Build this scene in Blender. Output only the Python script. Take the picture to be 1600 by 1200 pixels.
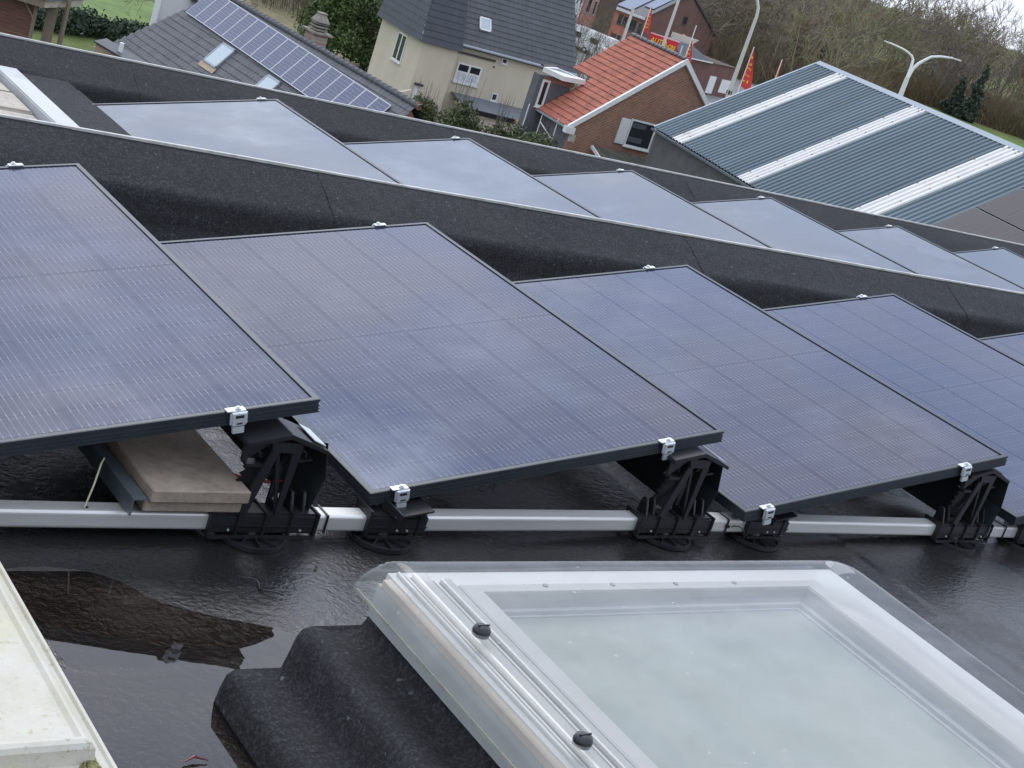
import bpy, bmesh, math, random
import numpy as np
from mathutils import Matrix, Vector

for o in list(bpy.data.objects):
    bpy.data.objects.remove(o)
scene = bpy.context.scene
COL = scene.collection
rad = math.radians
GZ = -14.0                      # street level; the flat roof is z = 0

# ------------------------------------------------------------------ camera
cam = bpy.data.cameras.new("camera")
cam.sensor_width = 36.0
cam.lens = 54.58
cam.clip_start = 0.05
cam.clip_end = 6000
cam_o = bpy.data.objects.new("camera", cam)
COL.objects.link(cam_o)
_f = Vector((0.60895776, 0.73524474, -0.29763335))
_r = Vector((0.79032554, -0.53048446, 0.30654817))
_u = Vector((-0.06749806, 0.42190213, 0.90412533))
_m = Matrix((_r, _u, -_f)).transposed().to_4x4()
_m.translation = (0, 0, 1.61)
cam_o.matrix_world = _m
scene.camera = cam_o

# ------------------------------------------------------------------ sky + sun
SUN_EL, SUN_AZ = 46.0, 14.0      # veiled sun ahead of the camera; azimuth from +Y clockwise
_az, _el = rad(SUN_AZ), rad(SUN_EL)
_sd = Vector((math.sin(_az) * math.cos(_el), math.cos(_az) * math.cos(_el), math.sin(_el)))
w = bpy.data.worlds.new("World")
scene.world = w
w.use_nodes = True
nt = w.node_tree
nt.nodes.clear()
out = nt.nodes.new("ShaderNodeOutputWorld")
bg = nt.nodes.new("ShaderNodeBackground")
bg.inputs["Strength"].default_value = 0.12
sky = nt.nodes.new("ShaderNodeTexSky")
sky.sky_type = 'NISHITA'
sky.sun_disc = False
sky.sun_elevation = rad(SUN_EL)
sky.sun_rotation = rad(SUN_AZ)
sky.dust_density = 2.0
tc = nt.nodes.new("ShaderNodeTexCoord")
mp = nt.nodes.new("ShaderNodeMapping")
mp.inputs["Scale"].default_value = (1.0, 1.0, 2.2)
nz = nt.nodes.new("ShaderNodeTexNoise")
nz.inputs["Scale"].default_value = 2.6
nz.inputs["Detail"].default_value = 7
nz.inputs["Roughness"].default_value = 0.6
rp = nt.nodes.new("ShaderNodeValToRGB")
rp.color_ramp.elements[0].position = 0.30
rp.color_ramp.elements[0].color = (5.0, 5.9, 7.9, 1)
rp.color_ramp.elements[1].position = 0.72
rp.color_ramp.elements[1].color = (9.4, 9.85, 10.8, 1)
# cloud veil brightens towards the sun (forward scattering)
nrm_ = nt.nodes.new("ShaderNodeVectorMath")
nrm_.operation = 'NORMALIZE'
dt = nt.nodes.new("ShaderNodeVectorMath")
dt.operation = 'DOT_PRODUCT'
dt.inputs[1].default_value = _sd
mxx = nt.nodes.new("ShaderNodeMath")
mxx.operation = 'MAXIMUM'
mxx.inputs[1].default_value = 0.0
pw = nt.nodes.new("ShaderNodeMath")
pw.operation = 'POWER'
pw.inputs[1].default_value = 3.0
ml = nt.nodes.new("ShaderNodeMath")
ml.operation = 'MULTIPLY_ADD'
ml.inputs[1].default_value = 0.35
# overcast dome: brighter overhead than at the horizon
sz = nt.nodes.new("ShaderNodeSeparateXYZ")
zc = nt.nodes.new("ShaderNodeMath")
zc.operation = 'MAXIMUM'
zc.inputs[1].default_value = 0.0
zm = nt.nodes.new("ShaderNodeMath")
zm.operation = 'MULTIPLY_ADD'
zm.inputs[1].default_value = 0.45
zm.inputs[2].default_value = 0.82
vs_ = nt.nodes.new("ShaderNodeVectorMath")
vs_.operation = 'SCALE'
mx = nt.nodes.new("ShaderNodeMix")
mx.data_type = 'RGBA'
mx.inputs[0].default_value = 0.9
nt.links.new(tc.outputs["Generated"], mp.inputs["Vector"])
nt.links.new(mp.outputs["Vector"], nz.inputs["Vector"])
nt.links.new(nz.outputs["Fac"], rp.inputs["Fac"])
nt.links.new(tc.outputs["Generated"], nrm_.inputs[0])
nt.links.new(nrm_.outputs[0], dt.inputs[0])
nt.links.new(dt.outputs["Value"], mxx.inputs[0])
nt.links.new(mxx.outputs[0], pw.inputs[0])
nt.links.new(pw.outputs[0], ml.inputs[0])
nt.links.new(nrm_.outputs[0], sz.inputs[0])
nt.links.new(sz.outputs["Z"], zc.inputs[0])
nt.links.new(zc.outputs[0], zm.inputs[0])
nt.links.new(zm.outputs[0], ml.inputs[2])
nt.links.new(rp.outputs["Color"], vs_.inputs[0])
nt.links.new(ml.outputs[0], vs_.inputs["Scale"])
nt.links.new(sky.outputs["Color"], mx.inputs[6])
nt.links.new(vs_.outputs[0], mx.inputs[7])
nt.links.new(mx.outputs[2], bg.inputs["Color"])
nt.links.new(bg.outputs["Background"], out.inputs["Surface"])

sun = bpy.data.lights.new("sun", 'SUN')
sun.energy = 0.6
sun.angle = rad(28)
sun.color = (1.0, 0.96, 0.9)
sun_o = bpy.data.objects.new("sun", sun)
COL.objects.link(sun_o)
sun_o.rotation_euler = (-_sd).to_track_quat('-Z', 'Y').to_euler()

scene.view_settings.view_transform = 'Standard'
scene.view_settings.look = 'None'
scene.view_settings.exposure = 0.46
scene.view_settings.gamma = 1.0
scene.view_settings.use_curve_mapping = False

# ------------------------------------------------------------------ materials
MATS = {}


def nodes_of(name):
    m = bpy.data.materials.new(name)
    m.use_nodes = True
    t = m.node_tree
    b = t.nodes["Principled BSDF"]
    return m, t, b


def setp(b, **k):
    for n, v in k.items():
        key = {'rough': 'Roughness', 'metal': 'Metallic', 'spec': 'Specular IOR Level', 'coat': 'Coat Weight',
               'coat_rough': 'Coat Roughness', 'trans': 'Transmission Weight', 'ior': 'IOR', 'emit': 'Emission Strength'}[n]
        b.inputs[key].default_value = v


def mix_rgb(t, fac, c1, c2, blend='MIX'):
    n = t.nodes.new("ShaderNodeMix")
    n.data_type = 'RGBA'
    n.blend_type = blend
    for sock, val in ((n.inputs[0], fac), (n.inputs[6], c1), (n.inputs[7], c2)):
        if isinstance(val, (int, float)):
            sock.default_value = val
        elif isinstance(val, tuple):
            sock.default_value = (*val[:3], 1)
        else:
            t.links.new(val, sock)
    return n.outputs[2]


def noise(t, scale, detail=4, rough=0.6, vec=None, stretch=None, coord="Object"):
    n = t.nodes.new("ShaderNodeTexNoise")
    n.inputs["Scale"].default_value = scale
    n.inputs["Detail"].default_value = detail
    n.inputs["Roughness"].default_value = rough
    if vec is None:
        c = t.nodes.new("ShaderNodeTexCoord")
        vec = c.outputs[coord]
        if stretch:
            m = t.nodes.new("ShaderNodeMapping")
            m.inputs["Scale"].default_value = stretch
            t.links.new(vec, m.inputs["Vector"])
            vec = m.outputs["Vector"]
    t.links.new(vec, n.inputs["Vector"])
    return n.outputs["Fac"]


def ramp(t, fac, lo, hi, c0=(0, 0, 0), c1=(1, 1, 1)):
    r = t.nodes.new("ShaderNodeValToRGB")
    r.color_ramp.elements[0].position = lo
    r.color_ramp.elements[1].position = hi
    r.color_ramp.elements[0].color = (*c0, 1)
    r.color_ramp.elements[1].color = (*c1, 1)
    t.links.new(fac, r.inputs["Fac"])
    return r.outputs["Color"]


def bump(t, b, height, strength, dist=0.01, chain=None):
    n = t.nodes.new("ShaderNodeBump")
    n.inputs["Strength"].default_value = strength
    n.inputs["Distance"].default_value = dist
    t.links.new(height, n.inputs["Height"])
    if chain is not None:
        t.links.new(chain, n.inputs["Normal"])
    t.links.new(n.outputs["Normal"], b.inputs["Normal"])
    return n.outputs["Normal"]


def simple(name, col, rough=0.6, metal=0.0, var=0.25, scale=6.0, bmp=0.0, bscale=60.0, stretch=None, dirt=None, dirt_rng=(0.52, 0.7),
           dirt_scale=3.0, **k):
    """base colour with broad tonal wear, optional dirt and fine relief"""
    if name in MATS:
        return MATS[name]
    m, t, b = nodes_of(name)
    setp(b, rough=rough, metal=metal, **k)
    f = noise(t, scale, 6, 0.65, stretch=stretch)
    f = ramp(t, f, 0.3, 0.7)
    lo = tuple(c * (1 - var) for c in col)
    hi = tuple(min(1, c * (1 + var)) for c in col)
    c = mix_rgb(t, f, lo, hi)
    if dirt is not None:
        g = ramp(t, noise(t, dirt_scale, 8, 0.7, stretch=stretch), *dirt_rng)
        c = mix_rgb(t, g, c, dirt)
    t.links.new(c, b.inputs["Base Color"])
    if bmp:
        bump(t, b, noise(t, bscale, 3, 0.6), bmp)
    MATS[name] = m
    return m


def felt(name, base=0.030, grain=1.0):
    """mineral-surfaced bitumen sheet"""
    m, t, b = nodes_of(name)
    broad = ramp(t, noise(t, 1.7, 6, 0.7), 0.3, 0.75)
    fine = noise(t, 115, 4, 0.8)
    mid = noise(t, 30, 4, 0.75)
    c = mix_rgb(t, broad, (base * .75, base * .8, base * .92), (base * 1.35, base * 1.38, base * 1.42))
    sp = ramp(t, fine, 0.47, 0.66)
    c = mix_rgb(t, sp, c, tuple(base * grain * k for k in (4.0, 4.1, 4.35)))
    c = mix_rgb(t, ramp(t, mid, 0.35, 0.6), mix_rgb(t, 0.45, c, (base * .35, base * .37, base * .42)), c)
    g = t.nodes.new("ShaderNodeTexVoronoi")
    g.inputs["Scale"].default_value = 130
    co = t.nodes.new("ShaderNodeTexCoord")
    t.links.new(co.outputs["Object"], g.inputs["Vector"])
    # run-off streaks and scuffs
    st = ramp(t, noise(t, 1.0, 5, .7, stretch=(13, 1.5, 1.6)), .60, .74)
    st = mix_rgb(t, 1.0, st, ramp(t, noise(t, .9, 3, .5), .48, .62), 'MULTIPLY')
    c = mix_rgb(t, mix_rgb(t, 1.0, st, (.55, .55, .55), 'MULTIPLY'), c, (base * 5.5, base * 5.5, base * 5.4))
    spark = ramp(t, g.outputs["Color"], 0.93, 0.97)
    c = mix_rgb(t, spark, c, (base * 6, base * 6.2, base * 6.4))
    t.links.new(c, b.inputs["Base Color"])
    setp(b, rough=0.82, spec=0.3)
    n1 = bump(t, b, fine, 1.0, 0.006)
    bump(t, b, noise(t, 9, 5, 0.65), 0.45, 0.02, n1)
    return m


def wet_roof():
    """flat roof felt: damp everywhere, glossy where the water film lies"""
    m, t, b = nodes_of("wet_roof_felt")
    broad = ramp(t, noise(t, 1.3, 6, 0.7), 0.3, 0.75)
    c = mix_rgb(t, broad, (0.0095, 0.0094, 0.0100), (0.0210, 0.0196, 0.0192))
    fine = noise(t, 230, 3, 0.75)
    c = mix_rgb(t, ramp(t, fine, 0.5, 0.72), c, (0.030, 0.0295, 0.031))
    mossy = ramp(t, noise(t, 4.5, 7, 0.7), 0.55, 0.72)
    c = mix_rgb(t, mossy, c, (0.017, 0.0155, 0.012))
    t.links.new(c, b.inputs["Base Color"])
    film = noise(t, 2.4, 8, 0.72)
    wetf = ramp(t, film, 0.49, 0.62)
    rr = mix_rgb(t, wetf, (0.09, 0.09, 0.09), (0.42, 0.42, 0.42))
    t.links.new(rr, b.inputs["Roughness"])
    setp(b, ior=1.5)
    n1 = bump(t, b, fine, 0.30, 0.002)
    bump(t, b, noise(t, 55, 4, 0.62), 0.55, 0.006, n1)
    return m


def water_mat():
    m = bpy.data.materials.new("puddle_water")
    m.use_nodes = True
    t = m.node_tree
    t.nodes.clear()
    o = t.nodes.new("ShaderNodeOutputMaterial")
    tr = t.nodes.new("ShaderNodeBsdfTransparent")
    tr.inputs["Color"].default_value = (0.86, 0.79, 0.73, 1)
    gl = t.nodes.new("ShaderNodeBsdfGlossy")
    gl.inputs["Roughness"].default_value = 0.015
    gl.inputs["Color"].default_value = (1, 1, 1, 1)
    fr = t.nodes.new("ShaderNodeFresnel")
    fr.inputs["IOR"].default_value = 1.5
    mixs = t.nodes.new("ShaderNodeMixShader")
    bp = t.nodes.new("ShaderNodeBump")
    bp.inputs["Strength"].default_value = 0.05
    bp.inputs["Distance"].default_value = 0.004
    t.links.new(noise(t, 9, 2, 0.4), bp.inputs["Height"])
    t.links.new(bp.outputs["Normal"], gl.inputs["Normal"])
    t.links.new(fr.outputs["Fac"], mixs.inputs["Fac"])
    t.links.new(tr.outputs[0], mixs.inputs[1])
    t.links.new(gl.outputs[0], mixs.inputs[2])
    t.links.new(mixs.outputs[0], o.inputs["Surface"])
    return m


def clear_mat(name, tint=(0.93, 0.96, 0.97), ior=1.45, rough=0.03, haze=0.0, haze_col=(0.8, 0.83, 0.84)):
    """thin clear sheet: reflects by Fresnel, lets the rest through, a little grime scatters"""
    m = bpy.data.materials.new(name)
    m.use_nodes = True
    t = m.node_tree
    t.nodes.clear()
    o = t.nodes.new("ShaderNodeOutputMaterial")
    tr = t.nodes.new("ShaderNodeBsdfTransparent")
    tr.inputs["Color"].default_value = (*tint, 1)
    gl = t.nodes.new("ShaderNodeBsdfGlossy")
    gl.inputs["Roughness"].default_value = rough
    df = t.nodes.new("ShaderNodeBsdfDiffuse")
    df.inputs["Color"].default_value = (*haze_col, 1)
    fr = t.nodes.new("ShaderNodeFresnel")
    fr.inputs["IOR"].default_value = ior
    m1 = t.nodes.new("ShaderNodeMixShader")
    m2 = t.nodes.new("ShaderNodeMixShader")
    g = noise(t, 5, 8, 0.75)
    hz = ramp(t, g, 0.35, 0.8, (haze * .5,) * 3, (haze * 1.6,) * 3)
    v = t.nodes.new("ShaderNodeTexVoronoi")
    v.inputs["Scale"].default_value = 24
    co = t.nodes.new("ShaderNodeTexCoord")
    t.links.new(co.outputs["Object"], v.inputs["Vector"])
    spots = ramp(t, v.outputs["Distance"], 0.05, 0.10, (0.5, 0.5, 0.5), (0, 0, 0))
    gate = ramp(t, noise(t, 11, 2, 0.5), 0.50, 0.56)
    spots = mix_rgb(t, 1.0, spots, gate, 'MULTIPLY')
    hz = mix_rgb(t, 1.0, hz, spots, 'ADD')
    dcol = mix_rgb(t, spots, haze_col, (0.16, 0.16, 0.14))
    t.links.new(dcol, df.inputs["Color"])
    t.links.new(hz, m1.inputs["Fac"])
    t.links.new(tr.outputs[0], m1.inputs[1])
    t.links.new(df.outputs[0], m1.inputs[2])
    t.links.new(fr.outputs[0], m2.inputs["Fac"])
    t.links.new(m1.outputs[0], m2.inputs[1])
    t.links.new(gl.outputs[0], m2.inputs[2])
    t.links.new(m2.outputs[0], o.inputs["Surface"])
    return m


def math_node(t, op, a, bval=None):
    n = t.nodes.new("ShaderNodeMath")
    n.operation = op
    for s, v in ((n.inputs[0], a), (n.inputs[1], bval)):
        if v is None:
            continue
        if isinstance(v, (int, float)):
            s.default_value = v
        else:
            t.links.new(v, s)
    return n.outputs[0]


def cell_mat(name, base, line, pitch, width, nw=10, dash=0.30, half=0.0455, rlo=0.05, rhi=0.16, film=0.5, gain=1.0, ior=1.56, tints=((0.76, 0.83, 1.0), (0.94, 0.91, 0.95))):  # film sets the strength of the painted reflection haze
    """dark solar cell behind coated glass: nw fine wires along local Y with brighter soldered ends,
    a coating that tints the reflection, and pale patches painted in for cloudy sky reflections"""
    m = bpy.data.materials.new(name)
    m.use_nodes = True
    t = m.node_tree
    t.nodes.clear()
    o = t.nodes.new("ShaderNodeOutputMaterial")
    df = t.nodes.new("ShaderNodeBsdfDiffuse")
    gl = t.nodes.new("ShaderNodeBsdfGlossy")
    fr = t.nodes.new("ShaderNodeFresnel")
    fr.inputs["IOR"].default_value = ior
    ms = t.nodes.new("ShaderNodeMixShader")
    co = t.nodes.new("ShaderNodeTexCoord")
    sx = t.nodes.new("ShaderNodeSeparateXYZ")
    t.links.new(co.outputs["Object"], sx.inputs[0])
    oi = t.nodes.new("ShaderNodeObjectInfo")
    pos = t.nodes.new("ShaderNodeNewGeometry").outputs["Position"]
    slow = ramp(t, noise(t, .55, 3, .55, vec=pos), .40, .62)
    c = mix_rgb(t, slow, base, tuple(x * k for x, k in zip(base, (1.9, 1.35, .75))))
    c = mix_rgb(t, 0.22, c, mix_rgb(t, oi.outputs["Random"], tuple(x * .6 for x in base), tuple(x * 1.5 for x in base)))
    if nw:
        x = math_node(t, 'DIVIDE', sx.outputs["X"], pitch)
        x = math_node(t, 'ADD', x, 100.0 + (0.0 if nw % 2 == 0 else 0.5))
        d = math_node(t, 'ABSOLUTE', math_node(t, 'SUBTRACT', math_node(t, 'FRACT', x), 0.5))
        isl = math_node(t, 'LESS_THAN', d, width / pitch / 2)
        ins = math_node(t, 'LESS_THAN', math_node(t, 'ABSOLUTE', sx.outputs["X"]), nw * pitch / 2)
        isl = math_node(t, 'MULTIPLY', isl, ins)
        end = math_node(t, 'GREATER_THAN', math_node(t, 'ABSOLUTE', sx.outputs["Y"]), half * (1 - .30))
        lc = mix_rgb(t, end, line, (dash, dash, dash * 1.05))
        c = mix_rgb(t, isl, c, lc)
    # pale haze patches painted as cloudy reflections, then dust specks
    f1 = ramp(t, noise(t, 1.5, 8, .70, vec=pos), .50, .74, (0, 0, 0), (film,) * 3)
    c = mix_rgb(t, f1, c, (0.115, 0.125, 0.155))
    sp = t.nodes.new("ShaderNodeTexVoronoi")
    sp.inputs["Scale"].default_value = 26
    t.links.new(pos, sp.inputs["Vector"])
    dots = ramp(t, sp.outputs["Distance"], .03, .07, (.55, .55, .55), (0, 0, 0))
    gate = ramp(t, noise(t, 7, 3, .6, vec=pos), .60, .66)
    c = mix_rgb(t, mix_rgb(t, 1.0, dots, gate, 'MULTIPLY'), c, (0.22, 0.22, 0.21))
    t.links.new(c, df.inputs["Color"])
    tintc = mix_rgb(t, slow, tuple(gain * v for v in tints[0]), tuple(gain * v for v in tints[1]))
    t.links.new(tintc, gl.inputs["Color"])
    n = noise(t, 1.9, 7, 0.68, vec=pos)
    rr = ramp(t, n, 0.38, 0.66, (rlo,) * 3, (rhi,) * 3)
    t.links.new(rr, gl.inputs["Roughness"])
    t.links.new(fr.outputs[0], ms.inputs["Fac"])
    t.links.new(df.outputs[0], ms.inputs[1])
    t.links.new(gl.outputs[0], ms.inputs[2])
    t.links.new(ms.outputs[0], o.inputs["Surface"])
    return m


def glass_dark(name, col=(0.02, 0.024, 0.03), rough=0.06):
    m, t, b = nodes_of(name)
    b.inputs["Base Color"].default_value = (*col, 1)
    setp(b, rough=rough, spec=0.6)
    return m


def brick_mat(name, c1, c2, mortar, axes=("X", "Z"), bw=0.22, bh=0.075, var=0.5):
    m, t, b = nodes_of(name)
    co = t.nodes.new("ShaderNodeTexCoord")
    s = t.nodes.new("ShaderNodeSeparateXYZ")
    cb = t.nodes.new("ShaderNodeCombineXYZ")
    t.links.new(co.outputs["Object"], s.inputs[0])
    t.links.new(s.outputs[axes[0]], cb.inputs[0])
    t.links.new(s.outputs[axes[1]], cb.inputs[1])
    br = t.nodes.new("ShaderNodeTexBrick")
    br.inputs["Scale"].default_value = 1.0
    br.inputs["Brick Width"].default_value = bw
    br.inputs["Row Height"].default_value = bh
    br.inputs["Mortar Size"].default_value = 0.012
    br.inputs["Bias"].default_value = 0.0
    br.inputs["Color1"].default_value = (*c1, 1)
    br.inputs["Color2"].default_value = (*c2, 1)
    br.inputs["Mortar"].default_value = (*mortar, 1)
    t.links.new(cb.outputs[0], br.inputs["Vector"])
    f = ramp(t, noise(t, 1.1, 7, 0.7), 0.3, 0.7)
    c = mix_rgb(t, f, mix_rgb(t, 0.35, br.outputs["Color"], (0.03, 0.02, 0.02)), br.outputs["Color"])
    t.links.new(c, b.inputs["Base Color"])
    setp(b, rough=0.9, spec=0.2)
    bump(t, b, br.outputs["Fac"], -0.4, 0.01)
    return m


def grid_pv(name, sx, sy):
    """far module: blue cells with thin pale lines"""
    m, t, b = nodes_of(name)
    co = t.nodes.new("ShaderNodeTexCoord")
    s = t.nodes.new("ShaderNodeSeparateXYZ")
    t.links.new(co.outputs["Object"], s.inputs[0])
    ms = []
    for ax, p in (("X", sx), ("Y", sy)):
        v = math_node(t, 'FRACT', math_node(t, 'DIVIDE', math_node(t, 'ADD', s.outputs[ax], 50 * p), p))
        d = math_node(t, 'ABSOLUTE', math_node(t, 'SUBTRACT', v, 0.5))
        ms.append(math_node(t, 'GREATER_THAN', d, 0.5 - 0.011 / p))
    l = math_node(t, 'MAXIMUM', ms[0], ms[1])
    blot = ramp(t, noise(t, 5, 5, 0.7), 0.3, 0.7, (0.050, 0.057, 0.115), (0.085, 0.095, 0.165))
    c = mix_rgb(t, l, blot, (0.17, 0.185, 0.235))
    t.links.new(c, b.inputs["Base Color"])
    setp(b, rough=0.2, spec=0.35)
    return m


M_felt = felt("bitumen_felt", 0.019, .85)
M_felt2 = felt("bitumen_felt_far", 0.020, .7)
M_wet = wet_roof()
M_water = water_mat()
M_alu = simple("brushed_aluminium", (0.60, 0.59, 0.565), 0.38, 0.45, 0.10, 9, 0.05, 200, stretch=(.3, 6, 6), dirt=(0.42, 0.40, 0.36), dirt_rng=(0.6, 0.85), dirt_scale=14)
M_galv = simple("cast_zinc_clamp", (0.60, 0.63, 0.64), 0.45, 0.55, 0.12, 40)
M_plastic = simple("black_plastic", (0.014, 0.015, 0.017), 0.42, 0, 0.25, 20, dirt=(0.05, 0.048, 0.042), dirt_rng=(0.6, 0.9), dirt_scale=25)
M_rubber = simple("black_rubber", (0.01, 0.01, 0.012), 0.35, 0, 0.2, 20)
M_frame = simple("dark_anodised_frame", (0.040, 0.047, 0.055), 0.38, 0.35, 0.15, 12, dirt=(0.11, 0.115, 0.115), dirt_rng=(0.62, 0.9), dirt_scale=18)
M_steel = simple("dark_coated_steel", (0.030, 0.040, 0.043), 0.35, 0.3, 0.15, 5)
M_zinc = simple("galvanised_steel", (0.20, 0.24, 0.26), 0.4, 0.7, 0.2, 14)
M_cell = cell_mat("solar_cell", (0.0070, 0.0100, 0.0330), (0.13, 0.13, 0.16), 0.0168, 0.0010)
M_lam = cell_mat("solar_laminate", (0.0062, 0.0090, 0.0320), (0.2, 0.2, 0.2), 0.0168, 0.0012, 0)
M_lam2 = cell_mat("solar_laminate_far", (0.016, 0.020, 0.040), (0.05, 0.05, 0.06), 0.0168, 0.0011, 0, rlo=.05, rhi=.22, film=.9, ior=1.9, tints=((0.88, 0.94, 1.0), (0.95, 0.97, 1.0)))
M_conc = simple("concrete_paver", (0.29, 0.235, 0.18), 0.85, 0, 0.22, 25, 0.25, 220, dirt=(0.15, 0.118, 0.088), dirt_rng=(0.5, 0.75), dirt_scale=7)
M_whitepvc = simple("white_pvc", (0.55, 0.54, 0.515), 0.4, 0, 0.05, 4, dirt=(0.55, 0.50, 0.42), dirt_rng=(0.6, 0.95), dirt_scale=6)
M_creampvc = simple("yellowed_pvc", (0.50, 0.42, 0.34), 0.5, 0, 0.08, 4)
def hatch_mat():
    m, t, b = nodes_of("algae_stained_white_paint")
    c = mix_rgb(t, ramp(t, noise(t, 6, 7, .7), .35, .7), (0.50, 0.48, 0.41), (0.39, 0.36, 0.27))
    c = mix_rgb(t, ramp(t, noise(t, 9, 8, .75), .52, .75), c, (0.46, 0.42, 0.27))
    c = mix_rgb(t, ramp(t, noise(t, 70, 4, .7), .60, .68), c, (0.34, 0.31, 0.22))
    c = mix_rgb(t, ramp(t, noise(t, 30, 5, .7), .64, .72), c, (0.42, 0.40, 0.36))
    t.links.new(c, b.inputs["Base Color"])
    setp(b, rough=.55)
    bump(t, b, noise(t, 120, 3, .6), .15)
    return m


M_hatch = hatch_mat()
M_moss = simple("yellow_green_moss", (0.20, 0.185, 0.075), 0.9, 0, 0.4, 60, 0.5, 120)
M_trim = simple("white_edge_trim", (0.45, 0.44, 0.41), 0.5, 0, 0.2, 12, dirt=(0.25, 0.23, 0.20), dirt_rng=(0.5, 0.75), dirt_scale=16)
M_dome = clear_mat("clear_acrylic", (0.955, 0.96, 0.95), 1.33, 0.06, 0.13, (0.70, 0.71, 0.68))
M_pane = simple("frosted_pane", (0.385, 0.415, 0.385), 0.28, 0, 0.07, 2.5, spec=0.3, dirt=(0.31, 0.335, 0.31), dirt_rng=(0.5, 0.8), dirt_scale=3.5)
M_white = simple("white_paint", (0.66, 0.66, 0.64), 0.5, 0, 0.05, 3)
M_darkglass = glass_dark("window_glass")
M_skyglass = glass_dark("roof_window_glass", (0.40, 0.47, 0.50), 0.1)
M_red = simple("red_plastic", (0.35, 0.02, 0.02), 0.4)


# ------------------------------------------------------------------ mesh helpers
class MB:
    def __init__(self):
        self.v, self.f = [], []

    def add(self, vs, fs):
        k = len(self.v)
        self.v += [tuple(p) for p in vs]
        self.f += [tuple(i + k for i in q) for q in fs]
        return self

    def box(self, x0, x1, y0, y1, z0, z1):
        return self.add([(x0, y0, z0), (x1, y0, z0), (x1, y1, z0), (x0, y1, z0), (x0, y0, z1), (x1, y0, z1), (x1, y1, z1), (x0, y1, z1)],
                        [(0, 3, 2, 1), (4, 5, 6, 7), (0, 1, 5, 4), (1, 2, 6, 5), (2, 3, 7, 6), (3, 0, 4, 7)])

    def hexa(self, bot, top):
        return self.add(list(bot) + list(top), [(0, 3, 2, 1), (4, 5, 6, 7), (0, 1, 5, 4), (1, 2, 6, 5), (2, 3, 7, 6), (3, 0, 4, 7)])

    def beam(self, p, q, wx, wy, up=(0, 0, 1)):
        """rectangular bar from p to q"""
        p, q = Vector(p), Vector(q)
        d = (q - p).normalized()
        s = d.cross(Vector(up))
        if s.length < 1e-4:
            s = Vector((1, 0, 0))
        s.normalize()
        u = s.cross(d)
        s, u = s * wx / 2, u * wy / 2
        return self.hexa([p - s - u, p + s - u, p + s + u, p - s + u], [q - s - u, q + s - u, q + s + u, q - s + u])

    def prism(self, poly, h0, h1, axis='y'):
        """polygon in the plane normal to axis, extruded from h0 to h1"""
        n = len(poly)

        def pt(a, b, h):
            return {'y': (a, h, b), 'x': (h, a, b), 'z': (a, b, h)}[axis]
        vs = [pt(a, b, h0) for a, b in poly] + [pt(a, b, h1) for a, b in poly]
        fs = [tuple(range(n)), tuple(range(2 * n - 1, n - 1, -1))]
        fs += [(i, i + n, (i + 1) % n + n, (i + 1) % n) for i in range(n)]
        return self.add(vs, fs)

    def tube(self, path, rs, n=8, cap=True):
        path = [Vector(p) for p in path]
        if isinstance(rs, (int, float)):
            rs = [rs] * len(path)
        k = len(self.v)
        prev = None
        for i, p in enumerate(path):
            d = (path[min(i + 1, len(path) - 1)] - path[max(i - 1, 0)]).normalized()
            if prev is None:
                s = d.cross(Vector((0, 0, 1)))
                if s.length < 1e-3:
                    s = d.cross(Vector((1, 0, 0)))
            else:
                s = prev - d * prev.dot(d)
            s.normalize()
            prev = s
            u = d.cross(s)
            for j in range(n):
                a = 2 * math.pi * j / n
                self.v.append(tuple(p + (s * math.cos(a) + u * math.sin(a)) * rs[i]))
        for i in range(len(path) - 1):
            for j in range(n):
                a, b = k + i * n + j, k + i * n + (j + 1) % n
                self.f.append((a, b, b + n, a + n))
        if cap:
            self.f.append(tuple(k + j for j in range(n))[::-1])
            self.f.append(tuple(k + (len(path) - 1) * n + j for j in range(n)))
        return self

    def ring(self, x0, x1, y0, y1, prof, closed=False, kx1=1.0, ky1=1.0, kx0=1.0):
        """sweep profile (inset, z) round a rectangle with mitred corners"""
        k = len(self.v)
        for d, z in prof:
            self.v += [(x0 + d * kx0, y0 + d, z), (x1 - d * kx1, y0 + d, z), (x1 - d * kx1, y1 - d * ky1, z), (x0 + d * kx0, y1 - d * ky1, z)]
        m = len(prof)
        for i in range(m if closed else m - 1):
            i2 = (i + 1) % m
            for j in range(4):
                a, b = k + i * 4 + j, k + i * 4 + (j + 1) % 4
                c, d = k + i2 * 4 + (j + 1) % 4, k + i2 * 4 + j
                self.f.append((a, b, c, d))
        return self

    def mesh(self, name):
        me = bpy.data.meshes.new(name)
        me.from_pydata(self.v, [], self.f)
        me.validate()
        return me

    def build(self, name, mat, parent=None, smooth=False, bev=0.0, seg=2, loc=None, rot=None):
        me = self.mesh(name)
        if bev:
            bm = bmesh.new()
            bm.from_mesh(me)
            bmesh.ops.recalc_face_normals(bm, faces=bm.faces)
            es = [e for e in bm.edges if len(e.link_faces) == 2 and e.calc_face_angle(0) > 0.5]
            bmesh.ops.bevel(bm, geom=es, offset=bev, segments=seg, affect='EDGES', clamp_overlap=True)
            bm.to_mesh(me)
            bm.free()
        else:
            bm = bmesh.new()
            bm.from_mesh(me)
            bmesh.ops.recalc_face_normals(bm, faces=bm.faces)
            bm.to_mesh(me)
            bm.free()
        if smooth:
            for p in me.polygons:
                p.use_smooth = True
        return put(name, me, mat, parent, loc, rot)


def put(name, me, mat, parent=None, loc=None, rot=None):
    if mat is not None and not me.materials:
        me.materials.append(mat)
    o = bpy.data.objects.new(name, me)
    COL.objects.link(o)
    if parent is not None:
        o.parent = parent
    if loc is not None:
        o.location = loc
    if rot is not None:
        o.rotation_euler = rot
    return o


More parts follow.
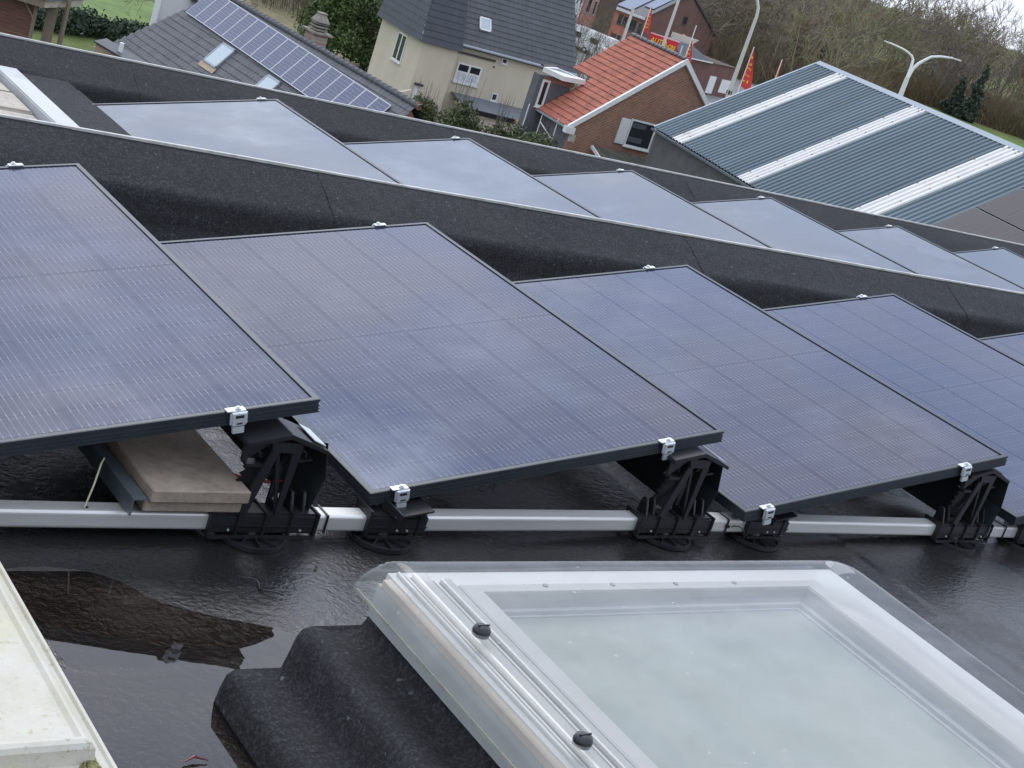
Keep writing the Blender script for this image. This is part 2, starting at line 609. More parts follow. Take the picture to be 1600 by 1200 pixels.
def thing(name, label, cat, loc=(0, 0, 0), rot=(0, 0, 0), group=None):
    o = bpy.data.objects.new(name, None)
    o.empty_display_size = 0.1
    COL.objects.link(o)
    o.location = loc
    o.rotation_euler = rot if not isinstance(rot, (int, float)) else (0, 0, rot)
    return tag(o, label, cat, group)


def tag(o, label=None, cat=None, group=None, kind=None):
    if label:
        o["label"] = label
    if cat:
        o["category"] = cat
    if group:
        o["group"] = group
    if kind:
        o["kind"] = kind
    return o


def copy_tree(o, parent=None):
    c = o.copy()
    COL.objects.link(c)
    c.parent = parent
    for ch in list(o.children):
        copy_tree(ch, c)
    return c


def vnoise(rng, n=6):
    """cheap smooth 2-D noise from random waves"""
    ks = [(rng.uniform(-1, 1), rng.uniform(-1, 1), rng.uniform(0, 6.28)) for _ in range(n)]

    def f(x, y, s):
        return sum(np.sin(s * (a * x + b * y) + c) for a, b, c in ks) / n
    return f


def lumpy(me, amp, scale, seed):
    rng = random.Random(seed)
    f1, f2, f3 = vnoise(rng), vnoise(rng), vnoise(rng)
    for v in me.vertices:
        x, y, z = v.co
        v.co.x += amp * f1(y + z, x - z, scale)
        v.co.y += amp * f2(x + z, y - z, scale)
        v.co.z += amp * f3(x, y, scale)


R_ = random.Random(7)

# ================================================================== SETTING
# ---- far ground
def make_ground():
    m, t, b = nodes_of("meadow_ground")
    co = t.nodes.new("ShaderNodeTexCoord")
    n1 = ramp(t, noise(t, 0.035, 6, 0.65), 0.42, 0.6)
    n2 = ramp(t, noise(t, 0.6, 6, 0.7), 0.3, 0.7)
    green = mix_rgb(t, n2, (0.070, 0.125, 0.026), (0.125, 0.195, 0.045))
    brown = mix_rgb(t, n2, (0.085, 0.085, 0.036), (0.15, 0.135, 0.07))
    c = mix_rgb(t, n1, brown, green)
    t.links.new(c, b.inputs["Base Color"])
    setp(b, rough=0.95, spec=0.1)
    bump(t, b, noise(t, 5, 4, 0.7), 0.6, 0.15)
    mb = MB()
    mb.add([(-3000, -3000, GZ), (3000, -3000, GZ), (3000, 3000, GZ), (-3000, 3000, GZ)], [(0, 1, 2, 3)])
    o = mb.build("ground", m)
    tag(o, kind="structure")


make_ground()
M_asph = simple("asphalt", (0.16, 0.16, 0.155), 0.9, 0, 0.18, 0.5, 0.2, 30)
M_yard = simple("pale_concrete_yard", (0.30, 0.285, 0.25), 0.9, 0, 0.2, 0.4)
tag(MB().add([(60, 118, GZ + .02), (150, 96, GZ + .02), (165, 150, GZ + .02), (80, 172, GZ + .02)], [(0, 1, 2, 3)]).build("street", M_asph), kind="structure")
mk = MB()
for k in range(9):
    a = 76 + k * 8.5
    mk.add([(a, 131.6 - k * 2.1, GZ + .026), (a + 6.0, 130.1 - k * 2.1, GZ + .026), (a + 6.05, 130.35 - k * 2.1, GZ + .026), (a + .05, 131.85 - k * 2.1, GZ + .026)], [(0, 1, 2, 3)])
tag(mk.build("road_marking", M_white), kind="structure")
tag(MB().add([(30, 44, GZ + .02), (76, 40, GZ + .02), (84, 78, GZ + .02), (48, 88, GZ + .02)], [(0, 1, 2, 3)]).build("yard", M_yard), kind="structure")
# mown lawns
M_lawn = simple("lawn_grass", (0.115, 0.175, 0.045), 0.95, 0, 0.3, 0.9, 0.4, 8)
M_rough = simple("rough_brown_grass", (0.19, 0.165, 0.085), 0.95, 0, 0.35, 1.3, 0.5, 8)
M_darkground = simple("dark_ground", (0.035, 0.034, 0.025), 0.95, 0, 0.4, 1.5, 0.5, 8)


def patch(name, pts, mat, z, seed, jag=0.06):
    rng = random.Random(seed)
    ring = []
    n = len(pts)
    for i in range(n):
        a, b = pts[i], pts[(i + 1) % n]
        L = math.dist(a, b)
        for j in range(6):
            t_ = j / 6
            ring.append((a[0] + (b[0] - a[0]) * t_ + rng.uniform(-1, 1) * jag * L, a[1] + (b[1] - a[1]) * t_ + rng.uniform(-1, 1) * jag * L, GZ + z))
    o = MB().add(ring, [tuple(range(len(ring)))]).build(name, mat)
    tag(o, kind="structure")


patch("lawn", [(25, 90), (44, 86), (60, 125), (34, 140)], M_lawn, .03, 1)
patch("lawn", [(56.5, 96.5), (62.5, 98), (63.5, 106), (57, 106)], M_lawn, .04, 2)
patch("rough_grass", [(52, 92), (76, 90), (86, 118), (56, 122)], M_rough, .03, 3, .03)
patch("dark_strip", [(53.5, 90), (72, 86), (73, 94.2), (54, 95)], M_darkground, .045, 4, .03)  # darker strip of ground in front of the small lawn
patch("meadow", [(200, 262), (330, 120), (385, 160), (235, 330)], M_lawn, .03, 5, .02)

# ---- own building: walls under the roof
M_render = simple("grey_render", (0.30, 0.30, 0.29), 0.9, 0, 0.1, 2)
own = MB()
own.box(-8, 16, -6, 5.2, GZ, -.30)
own.box(-8, 16, 5.2, 7.69, GZ, -.34)
tag(own.build("own_building", M_render), "grey rendered building block carrying the flat felt roof and solar panels", "building")

# ---- roof deck (flat, slightly dished where water stands)
def roof_h(x, y):
    h = np.clip(x - 2.1, 0, None) * 0.014
    f = vnoise(random.Random(11), 8)
    g = vnoise(random.Random(12), 8)
    h = h + 0.0035 * f(x, y, 3.0) + 0.0012 * g(x, y, 14.0)

    def bump2(cx, cy, sx, sy, a):
        return a * np.exp(-((x - cx) / sx) ** 2 - ((y - cy) / sy) ** 2)
    h = h + 0.0065
    h = h - bump2(1.28, 2.02, .42, .40, .016) - bump2(1.22, 2.66, .26, .15, .0100) - bump2(1.62, 2.40, .20, .18, .0095)
    h = h - bump2(1.33, 2.47, .15, .10, .010)
    h = h + bump2(1.75, 2.62, .18, .14, .004) + bump2(1.47, 2.25, .05, .02, .004)
    # lapped sheets: each lap is a small step
    h = h + np.where(y > 2.36 + 0.012 * np.sin(x * 9), 0.0022, 0.0)
    h = h + np.where(x > 3.80 + 0.008 * np.sin(y * 7), 0.004, 0.0)
    h = h + np.where(y > 3.40, 0.003, 0.0)
    h = h - 0.012 * np.exp(-((x - 4.32) / .16) ** 2 - ((y - 3.15) / .09) ** 2)
    return h


def grid_mesh(name, xs, ys, fz, mat, parent=None, smooth=True):
    X, Y = np.meshgrid(xs, ys)
    Z = fz(X, Y)
    co = np.stack([X, Y, Z], -1).reshape(-1, 3)
    nx, ny = len(xs), len(ys)
    i = (np.arange(ny - 1)[:, None] * nx + np.arange(nx - 1)[None, :]).ravel()
    q = np.stack([i, i + 1, i + 1 + nx, i + nx], -1)
    me = bpy.data.meshes.new(name)
    me.from_pydata(co.tolist(), [], q.tolist())
    if smooth:
        me.polygons.foreach_set("use_smooth", [True] * len(me.polygons))
    return put(name, me, mat, parent)


xs = np.concatenate([np.linspace(-8, .5, 20)[:-1], np.arange(.5, 4.6, .014), np.arange(4.6, 9, .05), np.linspace(9, 16, 15)])
ys = np.concatenate([np.linspace(-6, 1.2, 20)[:-1], np.arange(1.2, 3.6, .014), np.arange(3.6, 5.06, .05)])
roof = grid_mesh("flat_roof", xs, ys, roof_h, M_wet)
tag(roof, kind="structure")
tag(MB().box(-8, 16, 5.0, 7.60, -.34, -.16).build("lower_flat_roof", M_felt2), kind="structure")
pud = MB()
pud.add([(.3, 1.35, 0.0), (2.05, 1.35, 0), (2.05, 2.92, 0), (.3, 2.92, 0)], [(0, 1, 2, 3)])
tag(pud.build("puddle_water", M_water), kind="structure")
pud2 = MB()
pud2.add([(4.1, 2.98, .0235), (4.55, 2.98, .0235), (4.55, 3.32, .0235), (4.1, 3.32, .0235)], [(0, 1, 2, 3)])
tag(pud2.build("puddle_water", M_water), kind="structure")


# ---- parapets: felt sheets lapped over an upstand
def parapet(name, label, y_out, z_out, z_base, x0, x1, mat, seed, face_y, wid=.21, drop=.10, z_back=None):
    rng = random.Random(seed)
    root = thing(name, label, "parapet", (0, 0, 0))
    wave = vnoise(rng, 6)
    wave2 = vnoise(rng, 6)
    x = x0
    k = 0
    zb = z_back if z_back is not None else z_base
    while x < x1:
        L = rng.uniform(.95, 1.08)
        xe = min(x + L, x1)
        off = .0025 if k % 2 else 0.0
        prof = [(face_y - .02, z_base - .03), (face_y, z_base + .05)]
        n = 7
        zt = z_out - drop
        # rising face, rounded shoulder, sloping top
        for i in range(4):
            s = i / 3
            prof.append((face_y + .015 * s, z_base + .05 + (zt - .06 - z_base - .05) * s))
        for i in range(1, n):
            a = i / n * math.pi / 2
            prof.append((face_y + .015 + .05 * (1 - math.cos(a)), zt - .06 + .06 * math.sin(a)))
        for i in range(1, 6):
            s = i / 5
            prof.append((face_y + .065 + (y_out - face_y - .065) * s, zt + drop * s ** .85))
        prof.append((y_out, zb))
        nx = 22
        vs, fs = [], []
        for i in range(nx + 1):
            xx = x - (.012 if k % 2 else 0) + (xe - x + (.024 if k % 2 else 0)) * i / nx
            for j, (yy, zz) in enumerate(prof):
                inner = 2 <= j <= len(prof) - 4
                dn = (.010 * float(wave(xx, zz * 3, 4.5)) + .005 * float(wave2(xx, yy * 4 + zz * 4, 13))) if inner else 0
                dz = .002 * float(wave2(xx, 0, 5)) if j >= len(prof) - 4 else 0
                vs.append((xx, yy - off * (1 if j < len(prof) - 4 else 0) + dn * (-1), zz + dn * .6 + off * .6 * (1 if j >= 5 else 0) + dz))
        m = len(prof)
        for i in range(nx):
            for j in range(m - 1):
                fs.append((i * m + j, (i + 1) * m + j, (i + 1) * m + j + 1, i * m + j + 1))
        MB().add(vs, fs).build("felt_sheet", mat, root, smooth=True)
        x = xe
        k += 1
    # pale edge trim with slightly uneven line
    tr = MB()
    n = int((x1 - x0) / .12)
    for i in range(n):
        a, b = x0 + (x1 - x0) * i / n, x0 + (x1 - x0) * (i + 1) / n
        za = z_out + .004 + .0022 * float(wave(a, 1, 6)) + .002 * float(wave2(a, 0, 5))
        zb_ = z_out + .004 + .0022 * float(wave(b, 1, 6)) + .002 * float(wave2(b, 0, 5))
        tr.hexa([(a, y_out - .004, za - .012), (b, y_out - .004, zb_ - .012), (b, y_out + .012, zb_ - .012), (a, y_out + .012, za - .012)],
                [(a, y_out - .004, za + .004), (b, y_out - .004, zb_ + .004), (b, y_out + .012, zb_ + .004), (a, y_out + .012, za + .004)])
    tr.build("edge_trim", M_trim, root)
    return root


parapet("parapet", "long black felt parapet with pale edge trim right behind the front row of solar panels", 5.285, .305, .0, -4, 15.8, M_felt, 3, 5.03, z_back=-.2)
parapet("parapet", "far black felt parapet with pale edge trim behind the back row of solar panels", 7.70, .115, -.16, -6, 15.8, M_felt2, 4, 7.43, z_back=-.6)

# curb at the left end of the lower roof, with a white strip and old pale coping beyond it
cb = thing("end_curb", "low flat-topped felt curb beside the white strip at the left end of the back roof", "curb")
for i, (ya, yb) in enumerate(((5.29, 6.28), (6.27, 7.30), (7.29, 7.52))):
    o = MB().box(2.585, 2.86 - .002 * i, ya, yb, -.2, .0 + .004 * (i % 2)).build("felt_sheet", M_felt2, cb, bev=.012)
tag(MB().box(2.465, 2.583, 5.29, 7.45, -.2, .018).build("edge_strip", simple("dull_white_sheet_metal", (.43, .44, .44), .5, 0, .08, 3, dirt=(.28, .27, .25), dirt_rng=(.55, .85), dirt_scale=5), bev=.006), "flat white sheet-metal edge strip beside the felt curb", "edge strip")
M_oldstone = simple("weathered_pale_coping", (0.42, 0.38, 0.32), 0.9, 0, 0.2, 5, 0.6, 25, dirt=(0.24, 0.21, 0.17), dirt_rng=(0.5, 0.7), dirt_scale=7)
cop = thing("coping_wall", "weathered cream coping of rough slabs left of the white strip", "coping")
yy = 5.30
k = 0
while yy < 7.4:
    L = .27 + .05 * R_.random()
    for xa, xb in ((2.18, 2.455), (1.88, 2.17), (1.50, 1.87)):
        o = MB().box(xa, xb, yy, min(yy + L - .012, 7.45), -.2, -.012 - .01 * R_.random()).build("coping_slab", M_oldstone, cop, bev=.01)
    yy += L
    k += 1


# ================================================================== SOLAR PANELS
PW, PL = 1.134, 1.722
TILT = rad(11.78)


def frame_mesh():
    mb = MB()
    lip = .012
    for (x0, x1, y0, y1) in ((0, lip, 0, PL), (PW - lip, PW, 0, PL), (lip, PW - lip, 0, lip), (lip, PW - lip, PL - lip, PL)):
        mb.box(x0, x1, y0, y1, -.034, 0)
    # raised ribs along the outer sides
    for z0, z1 in ((-.006, -.0005), (-.0175, -.0145), (-.026, -.023), (-.034, -.031)):
        mb.box(-.0022, -.0001, -.0022, PL + .0022, z0, z1)
        mb.box(PW + .0001, PW + .0022, -.0022, PL + .0022, z0, z1)
        mb.box(0, PW, -.0022, -.0001, z0, z1)
        mb.box(0, PW, PL + .0001, PL + .0022, z0, z1)
    return mb


frame_me = None
cell_me = None
lam_me = None
back_me = None
clamp_parts = None


def make_clamp_meshes():
    body = MB()
    # rounded cheek plate gripping the frame; local: x along frame, y outward (-y), z up (0 = frame top)
    body.box(-.021, .021, -.016, -.003, -.034, .004)
    me1 = body.build("clamp_body", M_galv, None, bev=.005, seg=3).data
    lip = MB()
    lip.box(-.028, .017, -.010, .010, .0018, .0048)
    me2 = lip.build("clamp_lip", M_galv, None, bev=.0008).data
    bolt = MB()
    bolt.tube([(0, -.003, .004), (0, -.003, .0085)], .0075, 12)
    bolt.tube([(0, -.003, .0085), (0, -.003, .0115)], .0045, 6)
    me3 = bolt.build("bolt", M_galv, None).data
    slot = MB()
    slot.box(-.010, .010, -.0168, -.015, -.012, -.005)
    me4 = slot.build("slot", M_plastic, None).data
    me5 = MB().box(-.007, .007, -.0168, -.015, -.027, -.0235).build("slot", M_plastic, None).data
    me6 = MB().box(-.014, .014, -.013, -.0045, -.052, -.036).build("clamp_tab", M_galv, None, bev=.0008).data
    for o in list(COL.objects):
        if o.data in (me1, me2, me3, me4, me5, me6):
            bpy.data.objects.remove(o)
    return me1, me2, me3, me4, me5, me6


CL = make_clamp_meshes()


def clamp(parent, x, y, flip=False):
    """a clamp is a part of the panel it holds"""
    c = put("clamp", CL[0], None, parent, (x, y, 0), (0, 0, math.pi if flip else 0))
    put("clamp_lip", CL[1], None, c)
    put("bolt", CL[2], None, c)
    put("slot", CL[3], None, c)
    put("slot", CL[4], None, c)
    put("clamp_tab", CL[5], None, c)
    return c


def solar_panel(label, x, y, z, yaw=0.0, tilt=TILT, near=True, group="", clamps=(), pitch=0.0):
    global frame_me, cell_me, lam_me, back_me
    root = thing("solar_panel", label, "solar panel", (x, y, z), (pitch, -tilt, yaw), group)
    if frame_me is None:
        frame_me = frame_mesh().mesh("frame")
        frame_me.materials.append(M_frame)
        lam_me = MB().box(.0115, PW - .0115, .0115, PL - .0115, -.008, -.0035).mesh("laminate")
        lam_me.materials.append(M_lam)
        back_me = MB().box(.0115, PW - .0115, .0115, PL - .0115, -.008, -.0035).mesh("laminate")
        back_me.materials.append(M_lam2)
        cell_me = MB().box(-.0900, .0900, -.0462, .0462, -.0001, .0001).mesh("cell")
        cell_me.materials.append(M_cell)
    put("frame", frame_me, None, root)
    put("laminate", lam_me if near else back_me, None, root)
    if near:
        for i in range(6):
            for j in range(18):
                cx = .016 + .091 + i * .184
                cy = .020 + .0455 + j * .0931 + (.012 if j >= 9 else 0)
                put("cell", cell_me, None, root, (cx, cy, -.0033))
    for cx, cy, fl in clamps:
        clamp(root, cx, cy, fl)
    return root


CF = .19 / math.cos(TILT)
front = [
    ("solar panel at the left of the front row, over the concrete pavers", .733, 2.872, .138, 0.0),
    ("front-row solar panel in the middle, its low corner on the second clamp bracket", 2.067, 2.875, .126, 0.0),
    ("front-row solar panel right of the middle one, above the clear roof dome", 3.297, 2.790, .146, -.004),
    ("front-row solar panel second from the right edge, partly cut by the frame", 4.525, 2.735, .180, -.008),
    ("front-row solar panel at the right edge, only a corner showing", 5.76, 2.64, .185, -.012),
]
for i, (lab, x, y, z, yw) in enumerate(front):
    cl = [(PW - .205, -.0022, False), (PW - .20, PL + .0022, True)]
    if i:
        cl += [(.083, -.0022, False)]
    solar_panel(lab, x, y, z, yw, group="front row of solar panels", clamps=cl)
back = [("back-row solar panel at the left end beside the felt curb, yellowish lichen on its edge", 2.665, 5.345),
        ("second back-row solar panel from the left", 3.885, 5.345),
        ("third back-row solar panel from the left", 5.125, 5.345),
        ("fourth back-row solar panel from the left", 6.365, 5.345),
        ("fifth back-row solar panel from the left", 7.60, 5.345),
        ("sixth back-row solar panel from the left, cut by the right picture edge", 8.82, 5.345),
        ("seventh back-row solar panel, a sliver at the right picture edge", 10.05, 5.345)]
byaw = [.012, 0.0, -.012, -.02, -.02, -.02, -.02]
bcorner = [(3.773, 7.065), (4.986, 7.067), (6.233, 7.097), (7.497, 7.135), (8.702, 7.044), (9.926, 7.031), (11.15, 7.03)]
for i, (lab, x, y) in enumerate(back):
    _ph = byaw[i]
    _w = PW * math.cos(TILT)
    x = bcorner[i][0] - _w * math.cos(_ph) + PL * math.sin(_ph)
    y = bcorner[i][1] - _w * math.sin(_ph) - PL * math.cos(_ph)
    cl = [(PW - .09, PL + .0022, True)]
    if i == 0:
        cl.append((.07, PL + .0022, True))
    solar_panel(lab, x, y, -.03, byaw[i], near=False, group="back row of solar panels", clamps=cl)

# lichen crust along the left edge of the first back-row panel
M_lichen = simple("lichen_crust", (0.42, 0.40, 0.24), 0.95, 0, 0.3, 50)
lm = MB()
for i in range(420):
    t_ = R_.random()
    d = abs(R_.gauss(0, .035))
    if d > .13:
        continue
    px = .012 + d
    py = .3 + 1.4 * t_
    s = R_.uniform(.002, .006)
    a = R_.uniform(0, 6.28)
    q = [(px + s * math.cos(a + k * 1.57) * (1 + .5 * (k % 2)), py + 1.8 * s * math.sin(a + k * 1.57), -.0031) for k in range(4)]
    q2 = [(p[0], p[1], -.0025) for p in q]
    lm.hexa(q, q2)
lic = lm.build("lichen", M_lichen, None)
lic.location = (2.684, 5.33, -.03)
lic.rotation_euler = (0, -TILT, byaw[0])
tag(lic, "yellowish lichen crust on the edge of the leftmost back-row panel", "lichen", kind="stuff")


# ================================================================== MOUNTING SYSTEM (front rail)
def rail_y(x):
    return 2.872 - .03 * max(0, (x - 2.9) / 1.2) - .02 * max(0, (x - 3.9))


def rail_z(x):
    return .032 + .014 * max(0, x - 2.1)


RW, RH = .052, .044


def rail(label, x0, x1, mat=M_alu, holes=()):
    y0, y1, z0, z1 = rail_y(x0), rail_y(x1), rail_z(x0), rail_z(x1)
    root = thing("aluminium_rail", label, "rail", (x0, y0, z0), group="pieces of the front mounting rail")
    d = Vector((x1 - x0, y1 - y0, z1 - z0))
    L = d.length
    mb = MB()
    r = .009
    prof = []
    for cx, cy, a0 in ((RW / 2 - r, r, -90), (RW / 2 - r, RH - r, 0), (-RW / 2 + r, RH - r, 90), (-RW / 2 + r, r, 180)):
        for k in range(5):
            a = rad(a0 + k * 22.5)
            prof.append((cx + r * math.cos(a), cy + r * math.sin(a)))
    mb.prism(prof, 0, L, 'x')
    root.rotation_euler = (0, -math.asin(d.z / L), math.atan2(d.y, d.x))
    mb.build("tube", mat, root)
    for hx in holes:
        MB().tube([(hx - x0, -.006, RH - .0005), (hx - x0, -.006, RH + .0008)], .005, 10).build("hole", M_rubber, root)
    return root


rail("bare aluminium rail running in from the left edge under the pavers", -1.0, 1.64, holes=(1.345,))
rail("short pale rail piece right of the first tall support bracket", 1.915, 2.06)
rail("aluminium rail between the first and second tall supports, under the middle panel", 2.24, 2.955)
rail("short pale rail piece right of the second tall support, with a cable tie", 3.225, 3.38)
rail("aluminium rail between the second and third tall supports", 3.545, 4.235)
rail("short pale rail piece right of the third tall support bracket", 4.505, 4.66)


def disc_foot(parent, x, y, z_lo):
    """ribbed round foot standing on the felt"""
    f = MB()
    n = 28
    for k in range(n):
        a0, a1 = 2 * math.pi * k / n, 2 * math.pi * (k + 1) / n
        for r0, r1, za, zb in ((.078, .083, 0, .012), (.0, .078, 0, .003)):
            p = [(x + r * math.cos(a), y + r * math.sin(a)) for a in (a0, a1) for r in (r0, r1)]
            f.hexa([(*p[0], z_lo + za), (*p[1], z_lo + za), (*p[3], z_lo + za), (*p[2], z_lo + za)],
                   [(*p[0], z_lo + zb), (*p[1], z_lo + zb), (*p[3], z_lo + zb), (*p[2], z_lo + zb)])
    for k in range(10):
        a = 2 * math.pi * k / 10 + .2
        f.beam((x + .015 * math.cos(a), y + .015 * math.sin(a), z_lo + .010), (x + .079 * math.cos(a), y + .079 * math.sin(a), z_lo + .007), .003, .012)
    f.tube([(x, y, z_lo), (x, y, z_lo + .022), (x, y, z_lo + .034)], [.024, .016, .014], 14)
    f.build("foot", M_plastic, parent)


def sleeve(parent, x0, x1, tabs=True):
    """plastic sleeve gripping the rail, local coords"""
    s = MB()
    w2 = RW / 2 + .006
    s.box(x0, x1, -w2, w2, -.004, RH + .005)
    s.build("sleeve", M_plastic, parent, bev=.006)
    rb = MB()
    n = 4
    for k in range(n + 1):
        xx = x0 + (x1 - x0) * k / n
        rb.box(xx - .0035, xx + .0035, -w2 - .006, w2 + .006, -.010, RH + .010)
    rb.box(x0, x1, -w2 - .007, -w2 + .001, .014, .018)
    rb.box(x0, x1, -w2 - .009, -w2 + .001, -.012, -.004)
    rb.build("rib", M_plastic, parent, bev=.0015)
    for fx in (.2, .8):
        xx = x0 + (x1 - x0) * fx
        MB().tube([(xx, -w2 - .0005, .008), (xx, -w2 - .004, .008)], .003, 8).build("screw", M_galv, parent)


def tall_support(label, x, flip=1):
    """x = middle of the sleeve"""
    y, z = rail_y(x), rail_z(x)
    root = thing("tall_support", label, "support bracket", (x, y, z - .032), group="tall support brackets")
    zz = .032
    sub = MB()
    x0, x1 = -.140, .140
    # shift everything so the rail sits at z = .032 local
    w2 = RW / 2 + .006
    s = MB()
    s.box(x0, x1, -w2, w2, zz - .004, zz + RH + .005)
    s.build("sleeve", M_plastic, root, bev=.006)
    rb = MB()
    for k in range(5):
        xx = x0 + (x1 - x0) * k / 4
        rb.box(xx - .0035, xx + .0035, -w2 - .006, w2 + .006, zz - .010, zz + RH + .010)
    rb.box(x0 + .01, x1 - .01, -w2 - .005, -w2 + .001, zz + .016, zz + .019)
    rb.box(x0, x1, -w2 - .009, -w2 + .001, zz - .014, zz - .006)
    rb.build("rib", M_plastic, root, bev=.0015)
    for xx in (-.09, .10):
        MB().tube([(xx, -w2 - .0005, zz + .008), (xx, -w2 - .004, zz + .008)], .003, 8).build("screw", M_galv, root)
    # lugs standing on the sleeve ends
    for xx in (-.112, -.085, .072, .105):
        MB().prism([(-.02, zz + RH), (.024, zz + RH), (.020, zz + RH + .040), (.010, zz + RH + .052), (-.002, zz + RH + .050), (-.014, zz + RH + .02)],
                   xx - .004, xx + .004, 'x').build("lug", M_plastic, root, bev=.0015)
    top = .278
    # two flat A-frame legs, front and rear, plus cross braces
    for yy in (-.026, .024):
        MB().prism([(-.055, zz + RH + .004), (-.018, zz + RH + .004), (-.005, top - .03), (.000, top), (-.062, top), (-.044, top - .06)][:0] or
                   [(-.078, zz + RH), (-.052, zz + RH), (-.004, top - .012), (-.024, top - .004)], yy - .0035, yy + .0035, 'y').build("leg", M_plastic, root, bev=.001)
        MB().prism([(.022, zz + RH - .016), (.034, zz + RH - .016), (.048, top - .012), (.024, top - .012)], yy - .0035, yy + .0035, 'y').build("leg", M_plastic, root, bev=.001)
    for (xa, za, xb, zb) in ((-.066, zz + RH + .03, -.052, zz + RH + .055), (-.028, top - .07, -.014, top - .045)):
        MB().beam((xa, 0, za), (xb, 0, zb), .050, .005, (0, 0, 1)).build("web", M_plastic, root)
    for (za, zb) in ((zz + RH, zz + RH + .02), (top - .09, top - .06)):
        MB().beam((.030, 0, za), (.030, 0, zb), .046, .005, (1, 0, 0)).build("web", M_plastic, root)
    MB().beam((-.060, .0, zz + RH + .035), (.048, .0, top - .035), .014, .010).build("brace", M_plastic, root, bev=.001)
    MB().beam((.028, -.020, zz + RH + .0), (-.016, -.020, top - .02), .006, .010).build("brace", M_plastic, root, bev=.001)
    # curled hook and teeth left of the legs
    hk = MB()
    pts = [(-.066 + .020 * math.cos(a), -.010, top - .062 + .020 * math.sin(a)) for a in np.linspace(.2, 4.2, 14)]
    hk.tube(pts, .0055, 8)
    hk.beam((-.085, -.01, top - .075), (-.03, -.01, top - .075), .03, .008)
    hk.build("hook", M_plastic, root)
    tp = []
    for k in range(6):
        tp += [(-.060 - .004 * k, top - .085 - .018 * k), (-.074 - .004 * k, top - .094 - .018 * k)]
    tp += [(-.062, zz + RH + .03), (-.038, zz + RH + .03), (-.022, top - .085)]
    MB().prism(tp, .004, .010, 'y').build("toothed_arm", M_plastic, root)
    hk2 = MB()
    hk2.tube([(.066 + .014 * math.cos(a), .004, top - .060 + .014 * math.sin(a)) for a in np.linspace(-1.5, 2.6, 10)], .004, 8)
    hk2.beam((.048, .004, top - .068), (.092, .004, top - .062), .03, .006)
    hk2.build("hook", M_plastic, root)
    # saddle plate under the panel frame: tilted with the panel, folding down at the deflector
    ct, st = math.cos(TILT), math.sin(TILT)
    MB().prism([(-.105, top - .012), (-.030, top + .006), (.004, top + .014), (.060, top - .004), (.112, top - .024), (.112, top - .034), (.058, top - .016), (.004, top + .002), (-.105, top - .024)],
               -.042, .070, 'y').build("top_plate", M_plastic, root, bev=.0015)
    MB().prism([(-.040, top - .01), (.042, top - .01), (.030, top - .036), (-.030, top - .036)], -.034, -.028, 'y').build("gusset", M_plastic, root)
    MB().prism([(-.105, top - .024), (-.105, top - .060), (-.095, top - .060), (-.030, top - .005)], -.030, -.024, 'y').build("gusset", M_plastic, root)
    cp = MB()
    cp.prism([(.030, top + .010), (.112, top - .018), (.112, top - .021), (.030, top + .007)][:0] or [(.070, top - .001), (.104, top - .0135), (.104, top - .0165), (.070, top - .004)], -.030, .060, 'y')
    cp.build("clip_plate", M_galv, root)
    disc_foot(root, -.015, -.012, roof_base(x) - (z - .032))
    return root


def roof_base(x):
    return .010 + .014 * max(0, x - 2.1)


def low_saddle(label, x):
    y, z = rail_y(x), rail_z(x)
    root = thing("low_saddle", label, "support bracket", (x, y, z - .032), group="low saddle brackets")
    zz = .032
    w2 = RW / 2 + .006
    MB().box(-.090, .090, -w2, w2, zz - .004, zz + RH + .004).build("sleeve", M_plastic, root, bev=.006)
    rb = MB()
    rb.box(-.093, -.085, -w2 - .007, w2 + .007, zz - .006, zz + RH + .020)
    rb.box(.058, .063, -w2 - .003, w2 + .003, zz - .006, zz + RH + .008)
    rb.box(-.09, .09, -w2 - .004, -w2 + .001, zz + .018, zz + .020)
    rb.box(-.085, .06, -w2 - .010, -w2 + .001, zz - .012, zz - .004)
    rb.build("rib", M_plastic, root, bev=.0012)
    # tilted seat for the panel's low edge with a raised stop
    MB().prism([(-.030, zz + RH + .012), (.080, zz + RH + .034), (.080, zz + RH + .029), (-.030, zz + RH + .006)], -.055, .06, 'y').build("seat", M_plastic, root, bev=.001)
    MB().beam((-.052, .060, zz + RH + .036), (-.018, -.062, zz + RH + .012), .006, .026).build("stop", M_plastic, root, bev=.001)
    MB().prism([(.02, zz + RH), (.078, zz + RH), (.078, zz + RH + .03), (.03, zz + RH + .02)], -.030, -.024, 'y').build("gusset", M_plastic, root)
    for xx in (.0, .03):
        MB().tube([(xx, -w2 - .001, zz + .010), (xx, -w2 - .004, zz + .010)], .003, 8).build("screw", M_galv, root)
    disc_foot(root, -.03, -.014, roof_base(x) - (z - .032))
    return root


tall_support("tall black plastic support bracket under the leftmost panel, beside the pavers", 1.775)
low_saddle("low black saddle holding the low corner of the middle panel", 2.15)
tall_support("tall black plastic support bracket under the middle panel's high corner", 3.09)
low_saddle("low black saddle holding the panel right of the middle one", 3.462)
tall_support("tall black plastic support bracket farthest right, near the shiny puddle", 4.37)
low_saddle("low black saddle cut by the right picture edge", 4.745)


def deflector(label, x, y, zt, L=1.70):
    """bent dark sheet closing the high side of a panel, running back along it"""
    mb = MB()
    prof = [(-.020, zt), (.012, zt - .004), (.034, zt * .52 + .03), (.012, .075), (.004, .058)]
    t_ = .002
    poly = prof + [(a - t_, b) for a, b in prof[::-1]]
    mb.prism(poly, 0, L, 'y')
    o = mb.build("wind_deflector", M_steel, None, loc=(x, y, 0))
    tag(o, label, "wind deflector", "dark sheet wind deflectors")


deflector("dark bent wind deflector sheet behind the leftmost tall support", 1.885, 2.862, .265)
deflector("dark bent wind deflector sheet beside the middle tall support", 3.20, 2.86, .268)
deflector("dark bent wind deflector sheet beside the right-hand tall support", 4.475, 2.79, .29)

